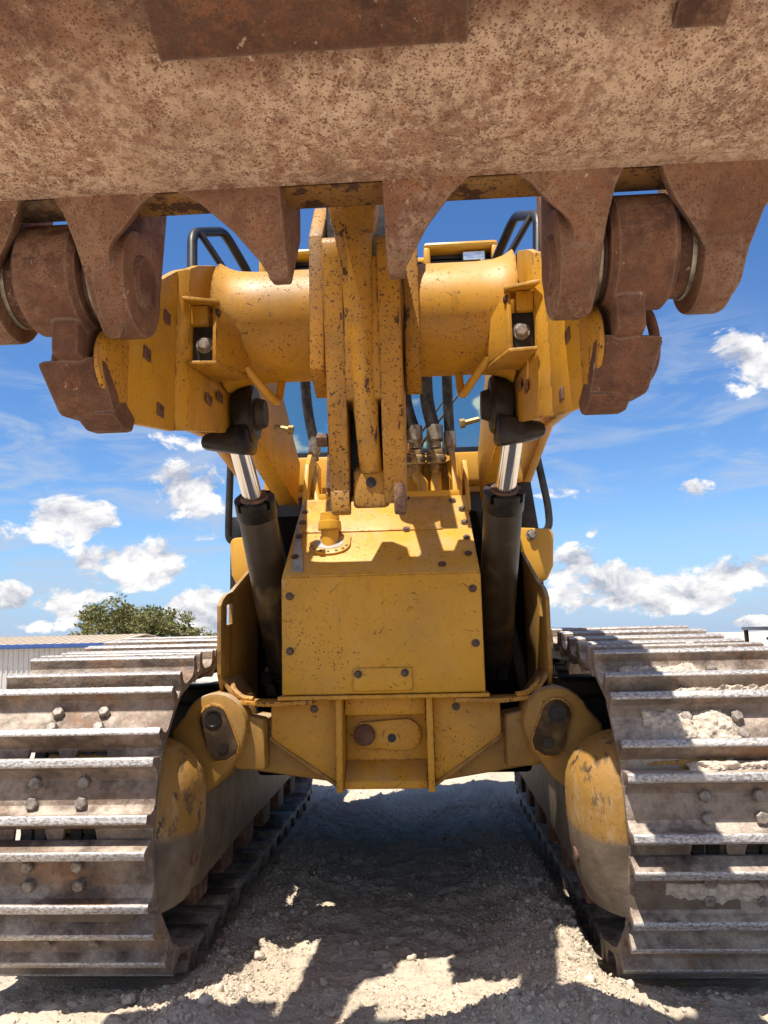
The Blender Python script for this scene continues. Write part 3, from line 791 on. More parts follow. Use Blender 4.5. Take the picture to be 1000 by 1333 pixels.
        sub(b, 'grease_line', BRASS, arm)
    # cross tube between the arms, flared where it meets the plates
    b = MB(); n = 48
    prof = [(-.500, .225), (-.475, .208), (-.44, .197), (-.38, .192), (.38, .192), (.44, .197), (.475, .208), (.500, .225)]
    b.rev((-.5, 2.56, 2.165), (.5, 2.56, 2.165), [(.5+p, r) for p, r in prof], n)
    ct = part(b, 'cross_tube', YEL)
arms()

# ------------------------------------------------------------------ tilt lever and link in the middle
def lever():
    c = .012
    # one heavy casting: two front plates, the face between them, a rounded rib down the middle
    b = MB()
    back = [(2.46, 1.52), (2.58, 1.80), (2.74, 2.16), (2.72, 2.36), (2.58, 2.42), (2.40, 2.38)]
    for x0, x1 in ((-.110, -.050), (.056, .124)):
        b.prism([(2.325, 1.480)] + back + arc(2.205, 2.255, .04, 70, 170, 8) + [(2.170, 2.22)], 'x', x0, x1, .004)
    b.hexa([(-.051, 2.258, 1.795), (.057, 2.258, 1.795), (.057, 2.178, 2.22), (-.051, 2.178, 2.22)], [(-.051, 2.50, 1.80), (.057, 2.50, 1.80), (.057, 2.50, 2.30), (-.051, 2.50, 2.30)], .002)
    lv = part(b, 'tilt_lever', YEL_WORN)
    b = MB()
    b.tube([(-.012, 2.12, 2.50), (-.010, 2.185, 2.27), (.000, 2.250, 1.98), (.010, 2.298, 1.70), (.016, 2.345, 1.590)], lambda u: .068-.022*min(1, u*2.2)-.010*min(1, max(0, u-.5)*4), 26, 0, .08, 6)
    b.hexa([(-.098, 2.09, 2.44), (.078, 2.09, 2.44), (.052, 2.125, 2.27), (-.070, 2.125, 2.27)], [(-.098, 2.24, 2.50), (.078, 2.24, 2.50), (.052, 2.26, 2.33), (-.070, 2.26, 2.33)], .016)
    sub(b, 'centre_rib', YEL_RIB, lv)
    b = MB(); b.box(-.049, .055, 2.40, 2.43, 1.52, 1.84, 0); sub(b, 'slot_back', GREASE, lv)
    for x0, x1 in ((-.178, -.130), (.132, .182)):
        b = MB(); b.prism([(2.36, 1.93), (2.50, 1.88), (2.80, 2.0), (2.84, 2.3), (2.72, 2.55), (2.50, 2.58), (2.36, 2.40)], 'x', x0, x1, .006); sub(b, 'pivot_ear', YEL_WORN, lv)
    b = MB(); b.prism([(2.40, 2.20), (2.56, 2.20), (2.62, 2.78), (2.46, 2.82)], 'x', -.129, .131, .01); sub(b, 'lever_head', GREASE, lv)
    # bottom pin housing
    b = MB(); b.prism([(2.325, 1.468), (2.44, 1.49), (2.52, 1.60), (2.42, 1.64), (2.325, 1.585)], 'x', -.040, .068, .012)
    sub(b, 'pin_housing', YEL_WORN, lv)
    b = MB(); b.rev((.016, 2.327, 1.548), (.016, 2.20, 1.548), [(0, .016), (.008, .016)], 16); sub(b, 'grease_port', GREASE, lv)
    b = MB(); b.box(.086, .122, 2.312, 2.36, 1.450, 1.60, .006); sub(b, 'stop_block', RUST_DARK, lv)
    b = MB(); b.box(-.108, -.050, 2.312, 2.37, 1.455, 1.525, .006); sub(b, 'stop_block', YEL_WORN, lv)
    b = MB(); b.prism([(2.40, 1.55), (2.46, 1.53), (2.52, 1.72), (2.48, 1.76)], 'x', -.135, -.112, .004); b.rev((-.133, 2.45, 1.72), (-.175, 2.45, 1.72), [(0, .022), (.035, .022)], 6)
    sub(b, 'lock_plate', RUST_DARK, lv)
    # the short link from the lever up to the bucket's centre plates
    b = MB()
    b.hexa([(-.072, 1.66, 2.24), (.06, 1.66, 2.24), (.05, 1.70, 2.14), (-.06, 1.70, 2.14)], [(-.075, 2.12, 2.56), (.06, 2.12, 2.56), (.05, 2.14, 2.44), (-.066, 2.14, 2.44)], .02)
    part(b, 'tilt_link', YEL_WORN)
    b = MB(); q0, q1 = Vector((c-.003, 2.98, 2.34)), Vector((c-.003, 3.96, 2.03)); b.cyl(q0, q1, .095, None, 32, .004); tc_ = part(b, 'tilt_cylinder', YEL)
    b = MB(); b.cyl(Vector((c-.003, 2.62, 2.345)), q0+(q1-q0)*.1, .045, None, 24); sub(b, 'rod', CHROME, tc_)
    b = MB(); b.box(c-.12, c+.12, 3.94, 4.06, 1.70, 2.10, .02); sub(b, 'cylinder_mount', YEL_DIRTY, tc_)
lever()

# ------------------------------------------------------------------ lift cylinders
def cylinders():
    for s in (-1, 1):
        b = MB()
        p_top, p_col, p_bot = Vector((s*.517, 2.79, 1.808)), Vector((s*.485, 2.935, 1.612)), Vector((s*.455, 3.46, .90))
        b.cyl(p_col, p_bot, .075, None, 36, .004)
        ax = (p_bot-p_col).normalized()
        cyl_ = part(b, 'lift_cylinder', BARREL)
        b = MB(); b.rev(p_col-ax*.012, p_col+ax, [(0, .056), (.0, .080), (.075, .080), (.08, .076)], 36, .002)
        b2 = b; sub(b2, 'gland_nut', GREASE, cyl_)
        side = ax.orthogonal().normalized(); oth = ax.cross(side)
        for a in range(4):
            d = side*math.cos(a*math.pi/2)+oth*math.sin(a*math.pi/2); w_ = ax.cross(d)
            q = p_col-ax*.0125+d*.068
            b = MB(); b.hexa([q-w_*.008-d*.013, q+w_*.008-d*.013, q+w_*.008+d*.0125, q-w_*.008+d*.0125], [p+ax*.03 for p in (q-w_*.008-d*.013, q+w_*.008-d*.013, q+w_*.008+d*.0125, q-w_*.008+d*.0125)], 0); sub(b, 'spanner_slot', CHASSIS, cyl_)
        b = MB(); b.cyl(p_top-ax*.02, p_col+ax*.05, .039, None, 36); sub(b, 'rod', CHROME, cyl_)
        b = MB(); b.rev(p_col-ax*.02, p_col+ax, [(0, .041), (0, .052), (.012, .056)], 30); sub(b, 'wiper_seal', RUST_DARK, cyl_)
        # trunnion block at the bottom
        b = MB(); b.box(s*.455-.09, s*.455+.09, 3.38, 3.56, .82, .96, .02); sub(b, 'cylinder_base', CHASSIS, cyl_)
cylinders()

# ------------------------------------------------------------------ hood
def hood():
    A, Bk = .384, .361
    zlo, zf, zb = .863, 1.312, 1.689
    # front face, slope and sides as one bent sheet shell
    b = MB()
    front = [(-A-.002, 2.968, zlo), (A+.002, 2.968, zlo), (A, 2.95, zf), (-A, 2.95, zf)]
    b.hexa(front, [(p[0], p[1]+.03, p[2]) for p in front], .008)
    hd = part(b, 'front_hood', YEL_HOOD)
    b = MB()
    slope = [(-A+.001, 2.953, zf+.004), (A-.001, 2.953, zf+.004), (Bk, 3.36, zb), (-Bk, 3.36, zb)]
    b.hexa(slope, [(p[0], p[1]+.02, p[2]-.03) for p in slope], .006)
    sub(b, 'hood_slope', YEL_HOOD, hd)
    b = MB()
    for s in (-1, 1):
        pr = [(s*(A-.03), 2.985, zlo), (s*(A-.03), 2.985, zf-.02), (s*(Bk-.03), 3.37, zb-.035), (s*(Bk-.03), 3.95, zb), (s*(Bk-.03), 3.95, zlo)]
        b.hexa(pr, [(p[0]+s*.022, p[1], p[2]) for p in pr], .003)
    sub(b, 'hood_side', YEL_DIRTY, hd)
    sl = Vector((0, 3.36-2.953, zb-zf)).normalized(); sn = Vector((0, -sl.z, sl.y))
    def on(x, u, h=0): return Vector((x, 2.953, zf+.004)) + sl*u + sn*h     # point on the slope
    L = ((3.36-2.953)**2+(zb-zf)**2)**.5
    # seam strip across the slope and the lip at its top
    b = MB()
    b.hexa([on(-.35, .285, .0), on(.25, .285, .0), on(.25, .285, .004), on(-.35, .285, .004)], [on(-.35, L-.03, .0), on(.25, L-.03, .0), on(.25, L-.03, .004), on(-.35, L-.03, .004)], .002)
    sub(b, 'hood_cover', YEL_HOOD, hd)
    b = MB(); b.box(-.29, .335, 3.355, 3.395, zb-.01, zb+.022, .004); sub(b, 'top_lip', YEL_CLEAN, hd)
    # grey worn deck behind the lip, then the upright yellow panel
    b = MB(); b.box(-.34, .345, 3.40, 3.98, zb-.03, zb+.002, .004); sub(b, 'worn_deck', GREY_MOTTLED, hd)
    b = MB(); b.box(-.40, .36, 3.98, 4.02, zb-.03, 2.02, .006); sub(b, 'rear_panel', YEL_CLEAN, hd)
    for x0, y0, z1 in ((-.372, 3.50, 1.96), (-.30, 3.75, 1.90), (.322, 3.52, 1.96), (.382, 3.60, 1.93)):
        b = MB(); b.prism([(y0-.06, zb-.04), (y0+.45, zb-.04), (y0+.45, z1), (y0+.13, z1), (y0+.04, z1-.07)], 'x', x0-.011, x0+.011, .004); sub(b, 'side_fin', YEL_CLEAN, hd)
    # pale grey strip laid along the left corner of the slope
    b = MB()
    pts = [on(-.350, .03, .001), on(-.300, .02, .001), on(-.335, .24, .001), on(-.325, .42, .001), on(-.356, L-.05, .001), on(-.366, .3, .001)]
    b.hexa(pts, [p+sn*.0015 for p in pts], 0); sub(b, 'grey_corner', GREY_MOTTLED, hd)
    # small access plate at the bottom of the front face
    b = MB(); b.hexa([(-.112, 2.9675, zlo+.012), (.112, 2.9675, zlo+.012), (.112, 2.963, zlo+.098), (-.112, 2.963, zlo+.098)],
                     [(-.112, 2.957, zlo+.012), (.112, 2.957, zlo+.012), (.112, 2.953, zlo+.098), (-.112, 2.953, zlo+.098)], .004)
    ap = sub(b, 'access_plate', YEL_HOOD, hd)
    fn = Vector((0, -1, .04))
    for p in ((-.092, 2.953, zlo+.076), (.085, 2.953, zlo+.078)): bolt(BOLT_SM, p, fn, hd)
    for x, z in ((-.352, 1.238), (-.352, 1.030), (.352, 1.250), (.355, 1.045)):
        bolt(BOLT_SM, (x, 2.948+(zf-z)*.04, z), fn, hd)
    for x, u in ((-.345, .12), (-.345, .26), (-.342, .36), (-.34, .44), (.345, .11), (.345, .22), (.342, .33), (.338, .43), (.10, .29), (.30, .50), (.10, .525), (-.13, .525), (.24, .045)):
        bolt(BOLT_SM, on(x, u, .003), sn, hd)
    # filler pipe with its ring plate
    fx, fu = -.213, .20
    c0 = on(fx, fu)
    b = MB()
    ring = [on(fx+.086*math.cos(a), fu-.01+.062*math.sin(a), .001) for a in [R(180+k*15) for k in range(13)]] + [on(fx+.086, fu+.05, .001), on(fx-.086, fu+.05, .001)]
    b.hexa(ring, [p+sn*.008 for p in ring], .002)
    sub(b, 'ring_plate', YEL_HOOD, hd)
    b = MB(); rr = [on(fx+.056*math.cos(a), fu-.004+.036*math.sin(a), .0095) for a in [R(k*18) for k in range(20)]]; b.hexa(rr, [p+sn*.0015 for p in rr], 0); sub(b, 'ring_recess', GREY_MOTTLED, hd)
    for k in range(7):
        a = R(190+k*26.6); bo = bolt(BOLT_SM, on(fx+.072*math.cos(a), fu-.012+.046*math.sin(a), .006), sn, hd); bo.scale = (.62, .62, .62)
    b = MB()
    b.rev(c0+Vector((0, .01, -.02)), c0+Vector((0, .02, 1)), [(0, .036), (.078, .036), (.080, .048), (.088, .049), (.115, .046), (.118, .041), (.15, .038), (.153, .030)], 28)
    sub(b, 'filler_pipe', YEL_HOOD, hd)
hood()

# ------------------------------------------------------------------ hoses on the hood
def hoses():
    zb = 1.69
    def hose(x, y, zt, zl, bend, r=.029):
        b = MB(); b.tube([(x-.03, 2.85, 2.50), (x-.02, 3.25, 2.62), (x-.012, y-.12, 2.48), (x-.008, y-.02, 2.22), (x+bend, y, zl+.04)], r, 14, 0, .16, 7)
        h = part(b, 'hydraulic_hose', RUBBER)
        b = MB(); b.rev((x+bend, y, zl+.075), (x+bend, y, zl-.12), [(0, r*1.02), (0, r*1.2), (.075, r*1.2), (.085, r*.85), (.115, r*.85)], 18)
        sub(b, 'crimp_ferrule', STEEL, h)
    hose(.102, 3.72, 2.4, 2.03, .038, .034); hose(.212, 3.72, 2.4, 2.03, .028, .034); hose(.318, 3.74, 2.4, 2.0, -.004, .026); hose(-.392, 3.76, 2.4, 2.0, .024, .026)
    # flange blocks where the two thick hoses end
    for x in (.142, .242):
        b = MB(); b.box(x-.046, x+.046, 3.685, 3.775, 1.905, 1.955, .006); b.box(x-.034, x+.034, 3.695, 3.765, 1.955, 1.985, .006)
        b.rev((x, 3.73, 1.91), (x, 3.73, 1.83), [(0, .036), (.06, .036)], 16)
        o = part(b, 'flange_block', BRASS)
        for dx in (-.036, .036):
            bolt(BOLT_SM, (x+dx, 3.70, 1.955), (0, 0, 1), o); bolt(BOLT_SM, (x+dx, 3.683, 1.93), (0, -1, 0), o)
    b = MB(); b.box(.085, .305, 3.79, 3.82, 1.69, 1.94, .004); part(b, 'flange_bracket', YEL_CLEAN)
    for pts, r in (([(.142, 3.73, 1.90), (.145, 3.71, 1.84), (.175, 3.62, 1.80), (.172, 3.45, 1.70)], .026), ([(.242, 3.73, 1.90), (.240, 3.71, 1.84), (.236, 3.60, 1.80), (.232, 3.44, 1.69)], .026),
                   ([(.314, 3.74, 1.92), (.318, 3.70, 1.84), (.345, 3.62, 1.79), (.325, 3.52, 1.70)], .021), ([(-.368, 3.76, 1.92), (-.366, 3.70, 1.86), (-.352, 3.62, 1.80), (-.325, 3.55, 1.70)], .021)):
        b = MB(); b.tube(pts, r, 14, 0, .05); o = part(b, 'hydraulic_pipe', YEL_CLEAN)
        b = MB(); q = Vector(pts[1]); b.rev(q+Vector((0, .005, .012)), q+Vector((.02, -.03, -.2)), [(0, r*1.12), (.012, r*1.12)], 16); sub(b, 'pipe_clamp', STEEL, o)
hoses()

# ------------------------------------------------------------------ front frame, equalizer bar and pivot links
def frame():
    flanges = []
    b = MB()
    # recess box
    b.box(-.160, .160, 3.14, 3.18, .50, .855, .004)
    b.box(-.160, .160, 3.06, 3.14, .775, .850, .012)
    b.hexa([(-.16, 3.04, .535), (.16, 3.04, .535), (.16, 3.14, .60), (-.16, 3.14, .60)], [(-.16, 3.04, .505), (.16, 3.04, .505), (.16, 3.14, .505), (-.16, 3.14, .505)], .006)
    for s in (-1, 1):
        b.prism([(3.0, .862), (3.0, .50), (3.2, .50), (3.2, .862)], 'x', s*.160, s*.186, .004)
        # wing plate with a slanting lower edge
        wing = [(s*.186, .845), (s*.445, .840), (s*.445, .705), (s*.435, .690), (s*.186, .525)]
        b.prism(wing, 'y', 3.055, 3.085, .005)
        bf = MB(); bf.hexa([(s*.186, 3.045, .527), (s*.437, 3.045, .692), (s*.445, 3.045, .705), (s*.452, 3.045, .70), (s*.444, 3.045, .688), (s*.20, 3.045, .519), (s*.186, 3.045, .512)],
               [(s*.186, 3.12, .527), (s*.437, 3.12, .692), (s*.445, 3.12, .705), (s*.452, 3.12, .70), (s*.444, 3.12, .688), (s*.20, 3.12, .519), (s*.186, 3.12, .512)], .002)
        flanges.append(bf)
    fr = part(b, 'front_frame', YEL)
    for bf in flanges: sub(bf, 'wing_flange', YEL_DIRTY, fr)
    # ledge under the hood
    b = MB(); b.box(-.40, .40, 2.955, 3.10, .846, .861, .003); sub(b, 'ledge', YEL, fr)
    for s in (-1, 1):
        b = MB(); b.hexa([(s*.27, 2.96, .828), (s*.44, 2.96, .822), (s*.62, 3.0, .835), (s*.62, 3.05, .835), (s*.27, 3.06, .828)],
                         [(s*.27, 2.96, .845), (s*.44, 2.96, .840), (s*.62, 3.0, .850), (s*.62, 3.05, .850), (s*.27, 3.06, .845)], .003)
        sub(b, 'bottom_lip', YEL_WORN, fr)
        bolt(BOLT_SM, (s*.275, 3.053, .805), (0, -1, 0), fr)
    # tow pin plate
    prof = arc(.075, .695, .062, -80, 80, 10) + [(-.10, .745), (-.125, .72), (-.125, .665), (-.10, .645)]
    b = MB(); b.prism(prof, 'y', 3.115, 3.139, .004); tp = sub(b, 'pin_plate', YEL, fr)
    b = MB(); b.rev((-.085, 3.118, .697), (-.085, 3.0, .697), [(0, .042), (.02, .042), (.026, .034)], 20, .002); sub(b, 'tow_pin', RUST_DARK, fr)
    b = MB(); b.rev((.022, 3.117, .684), (.022, 3.0, .684), [(0, .034), (.004, .034)], 20); sub(b, 'boss_ring', YEL, fr)
    b = MB(); b.rev((.022, 3.1155, .684), (.022, 3.0, .684), [(0, .017), (.004, .017)], 16); sub(b, 'pin_hole', BLACK, fr)
    # equalizer bar across, behind the frame
    b = MB()
    for s in (-1, 1):
        b.hexa([(s*.20, 3.125, .515), (s*.20, 3.125, .72), (s*.20, 3.34, .72), (s*.20, 3.34, .515)],
               [(s*.66, 3.05, .60), (s*.66, 3.05, .80), (s*.66, 3.28, .80), (s*.66, 3.28, .59)], .014)
        b.prism([(s*.455, .585), (s*.56, .59), (s*.62, .64), (s*.62, .815), (s*.46, .775)], 'y', 3.0, 3.09, .010)
    b.box(-.2, .2, 3.19, 3.34, .51, .72, .01)
    eq = part(b, 'equalizer_bar', YEL_DIRTY)
    for s in (-1, 1):
        # pivot link casting: round head, tail running down into the track frame
        c0, c1 = s*.640, .755
        head = [(c0+s*.0+ .125*math.cos(R(a)), c1+.125*math.sin(R(a))) for a in range(20, 200, 15)]
        if s > 0: ring = [(x, z) for x, z in head] + [(c0-.105, .66), (c0-.02, .55), (c0+.09, .47), (c0+.15, .50), (c0+.17, .74)]
        else: ring = [(c0-(x-c0), z) for x, z in head] + [(c0+.105, .66), (c0+.02, .55), (c0-.09, .47), (c0-.15, .50), (c0-.17, .74)]
        b = MB(); b.prism(ring, 'y', 2.95, 3.16, .018)
        lk = part(b, 'pivot_link', YEL_DIRTY)
        # bolted obround cover with a hole at the top
        d = Vector((-s*.36, 0, -1)).normalized(); w = Vector((d.z, 0, -d.x))
        pc = Vector((s*.640, 2.95, .785)); pts = []
        for k in range(9): a = R(180*k/8); pts.append(pc + w*.058*math.cos(a) - d*.058*math.sin(a))
        q = pc + d*.125
        for k in range(5): a = R(180+180*k/4); pts.append(q + w*.062*math.cos(a) - d*.040*math.sin(a))
        b = MB(); b.hexa([p+Vector((0, -.014, 0)) for p in pts], [p+Vector((0, .002, 0)) for p in pts], .004); sub(b, 'pin_cover', YEL_WORN, lk)
        b = MB(); b.hexa([p.lerp((pc+q)/2, .07)+Vector((0, -.017, 0)) for p in pts], [p.lerp((pc+q)/2, .07)+Vector((0, -.013, 0)) for p in pts], .002); sub(b, 'worn_face', PADM, lk)
        b = MB(); b.rev(pc+Vector((0, -.0155, 0)), pc+Vector((0, -1, 0)), [(0, .034), (.005, .034), (.005, .026), (.003, .024)], 20); sub(b, 'pin_end', GREASE, lk)
        pe = q+d*-.015
        b = MB(); b.rev(pe+Vector((0, -.0155, 0)), pe+Vector((0, -1, 0)), [(0, .022), (.006, .020)], 16); sub(b, 'bolt_head', GREASE, lk)
frame()

# ------------------------------------------------------------------ guards, boxes, body, cab
def guards():
    for s in (-1, 1):
        X0 = .628
        b = MB()
        prof = [(3.03, .90), (3.0, .945), (2.985, 1.21), (3.02, 1.235), (3.68, 1.46), (3.95, 1.46), (3.95, .80), (3.15, .80)]
        # plate with a slot cut through: built as the pieces round the slot
        sy0, sy1, sz0, sz1 = 3.075, 3.165, 1.135, 1.215
        b.prism([(3.03, .90), (2.995, .945), (2.985, 1.21), (3.02, 1.237), (sy0, 1.259), (sy0, .85)], 'x', s*X0, s*(X0+.016), .002)
        b.prism([(sy0, sz1), (sy1, sz1+.014), (sy1, 1.276), (sy0, 1.259)], 'x', s*X0, s*(X0+.016), .002)
        b.prism([(sy0, .85), (sy1, .82), (sy1, sz0+.010), (sy0, sz0)], 'x', s*X0, s*(X0+.016), .002)
        b.prism([(sy1, .82), (3.2, .79), (3.95, .79), (3.95, 1.46), (3.68, 1.46), (sy1, 1.276)], 'x', s*X0, s*(X0+.016), .002)
        # bottom turned inwards
        b.hexa([(s*X0, 3.02, .93), (s*X0, 3.30, .93), (s*(X0+.014), 3.30, .93), (s*(X0+.014), 3.02, .93)],
               [(s*(X0-.075), 3.0, .838), (s*(X0-.075), 3.30, .838), (s*(X0-.065), 3.30, .826), (s*(X0-.065), 3.0, .826)], .002)
        g = part(b, 'cylinder_guard', YEL_DIRTY)
        b = MB(); b.tube([(s*.60, 3.06, .905), (s*.585, 3.02, .885), (s*.545, 3.0, .855), (s*.50, 2.99, .850)], .012, 8, 0, .02); sub(b, 'edge_rod', YEL_WORN, g)
        # fittings glimpsed in the dark beside the cylinder
        b = MB(); b.cyl((s*.395, 3.06, .93), (s*.455, 3.06, .925), .012, None, 12); b.box(s*.46-.02, s*.46+.02, 3.04, 3.10, .90, .95, .004); part(b, 'grease_fitting', CHASSIS)
        # fender box behind
        b = MB()
        b.prism([(s*.57, 1.60), (s*.795, 1.585), (s*.81, 1.56), (s*.80, 1.40), (s*.765, 1.33), (s*.57, 1.33)], 'y', 3.80, 5.2, .014)
        fb = part(b, 'fender_box', YEL_CLEAN)
        bolt(BOLT_MD, (s*.70, 3.799, 1.555), (0, -1, 0), fb)
        # curved grab handle
        b = MB(); b.tube([(s*.80-.05, 4.05, 2.25), (s*.80-.05, 3.98, 2.15), (s*.845-.022, 4.0, 1.72), (s*.845-.022, 4.0, 1.59), (s*.74-.045, 4.02, 1.585)], .019, 12, 0, .07)
        part(b, 'grab_handle', BLACK)
guards()

def body():
    # dark chassis and engine housing
    b = MB(); b.box(-.625, .625, 3.62, 5.15, .46, 1.66, .02); b.box(-.36, .36, 3.25, 3.62, .55, .84, .01); part(b, 'chassis', CHASSIS)
    b = MB(); b.box(-.80, .80, 4.9, 5.30, 1.0, 1.84, .05); part(b, 'engine_housing', YEL)
    # cab
    b = MB(); cx = -.06
    b.box(cx-.80, cx+.84, 4.22, 5.18, 1.58, 1.86, .02)
    cab = part(b, 'cab', BLACK)
    b = MB(); b.box(cx-.68, cx+.70, 4.28, 5.2, 1.86, 2.07, .015); b.box(cx-.62, cx+.64, 4.10, 4.3, 1.90, 2.06, .012); sub(b, 'cowl', YEL_CLEAN, cab)
    # pillars (windscreen plane leans back a little)
    def pil(x0, x1, y0, y1, z0, z1, lean=.10):
        b = MB(); b.hexa([(x0, y0, z0), (x1, y0, z0), (x1, y1, z0), (x0, y1, z0)], [(x0, y0+lean, z1), (x1, y0+lean, z1), (x1, y1+lean, z1), (x0, y1+lean, z1)], .008); sub(b, 'pillar', BLACK, cab)
    for x in (-.66, .62): pil(cx+x, cx+x+.06, 4.28, 4.35, 2.07, 3.32)
    for x in (-.66, .62): pil(cx+x, cx+x+.06, 5.30, 5.36, 2.07, 3.32, 0)
    b = MB(); b.box(cx-.66, cx+.68, 5.20, 5.36, 1.9, 2.09, .01); b.box(cx-.62, cx+.62, 5.31, 5.35, 2.09, 2.33, .01); b.box(cx-.62, cx+.62, 5.31, 5.35, 2.60, 3.32, .01); b.box(cx-.62, cx-.46, 5.312, 5.348, 2.33, 2.60, .01); b.box(cx+.40, cx+.62, 5.312, 5.348, 2.33, 2.60, .01); b.box(cx-.66, cx+.68, 4.46, 5.36, 3.29, 3.325, .005); sub(b, 'rear_frame', BLACK, cab)
    b = MB(); b.hexa([(cx-.60, 4.305, 2.10), (cx+.62, 4.305, 2.10), (cx+.62, 4.311, 2.10), (cx-.60, 4.311, 2.10)], [(cx-.60, 4.40, 3.30), (cx+.62, 4.40, 3.30), (cx+.62, 4.406, 3.30), (cx-.60, 4.406, 3.30)], 0); sub(b, 'windscreen', GLASS, cab)
    b = MB(); b.box(cx-.60, cx+.62, 4.292, 4.318, 2.07, 2.135, .006); sub(b, 'window_seal', RUBBER_STRIP, cab)
    b = MB(); b.box(cx-.46, cx+.40, 5.325, 5.331, 2.33, 2.60, 0); sub(b, 'rear_window', GLASS, cab)
    for x in (-.645, .655):
        b = MB(); b.hexa([(cx+x-.003, 4.36, 2.09), (cx+x+.003, 4.36, 2.09), (cx+x+.003, 5.30, 2.09), (cx+x-.003, 5.30, 2.09)], [(cx+x-.003, 4.46, 3.30), (cx+x+.003, 4.46, 3.30), (cx+x+.003, 5.30, 3.30), (cx+x-.003, 5.30, 3.30)], 0); sub(b, 'side_window', GLASS, cab)
    b = MB(); b.box(cx-.74, cx+.76, 4.46, 5.40, 3.33, 3.40, .03); sub(b, 'roof', YEL_CLEAN, cab)
    b = MB(); b.box(cx-.25, cx+.25, 4.72, 5.10, 2.0, 2.28, .05); b.box(cx-.24, cx+.24, 5.05, 5.18, 2.2, 2.55, .06); sub(b, 'seat', SEAT, cab)
    b = MB(); b.box(cx-.55, cx+.55, 4.42, 4.55, 2.05, 2.16, .04); sub(b, 'dashboard', SEAT, cab)
    b = MB(); b.tube([(cx+.62, 4.385, 2.78), (cx+.18, 4.30, 2.16)], .007, 8); b.tube([(cx+.64, 4.375, 2.70), (cx+.22, 4.29, 2.15)], .007, 8); b.tube([(cx+.20, 4.295, 2.17), (cx+.06, 4.29, 2.13)], .014, 8); sub(b, 'wiper', BLACK, cab)
    # work lights in yellow frames under the roof edge
    for s in (-1, 1):
        x0, x1 = cx+s*.28, cx+s*.73
        a, c = min(x0, x1), max(x0, x1)
        b = MB()
        b.box(a, c, 4.36, 4.50, 3.395, 3.435, .02); b.box(a, a+.04, 4.36, 4.50, 3.28, 3.40, .012); b.box(c-.04, c, 4.36, 4.50, 3.28, 3.40, .012)
        sub(b, 'light_frame', YEL_CLEAN, cab)
        b = MB(); b.box(a+.041, c-.041, 4.46, 4.49, 3.28, 3.394, 0); sub(b, 'light_recess', BLACK, cab)
        lx = cx+s*.585
        b = MB(); b.box(lx-.075, lx+.075, 4.40, 4.458, 3.315, 3.385, .012); sub(b, 'lamp_housing', BLACK, cab)
        b = MB(); b.box(lx-.066, lx+.066, 4.392, 4.402, 3.322, 3.378, .006); sub(b, 'lamp_lens', LENS, cab)
    # black side structure and steps
    b = MB(); b.prism([(.70, 1.30), (.80, 1.30), (.79, 1.62), (.735, 2.10), (.68, 2.10)], 'y', 4.14, 4.8, .01); sub(b, 'door_panel', BLACK, cab)
    b = MB(); b.box(-.90, -.80, 4.16, 4.8, 1.30, 1.75, .01); sub(b, 'door_panel', BLACK, cab)
    b = MB(); b.box(.63, .72, 4.05, 4.13, 1.88, 2.08, .02); sub(b, 'hinge_box', YEL_CLEAN, cab)
    b = MB(); b.rev((.66, 4.0, 2.17), (.72, 4.0, 2.17), [(0, .05), (.01, .065), (.05, .065), (.06, .05)], 20); sub(b, 'side_marker', RUBBER, cab)
body()

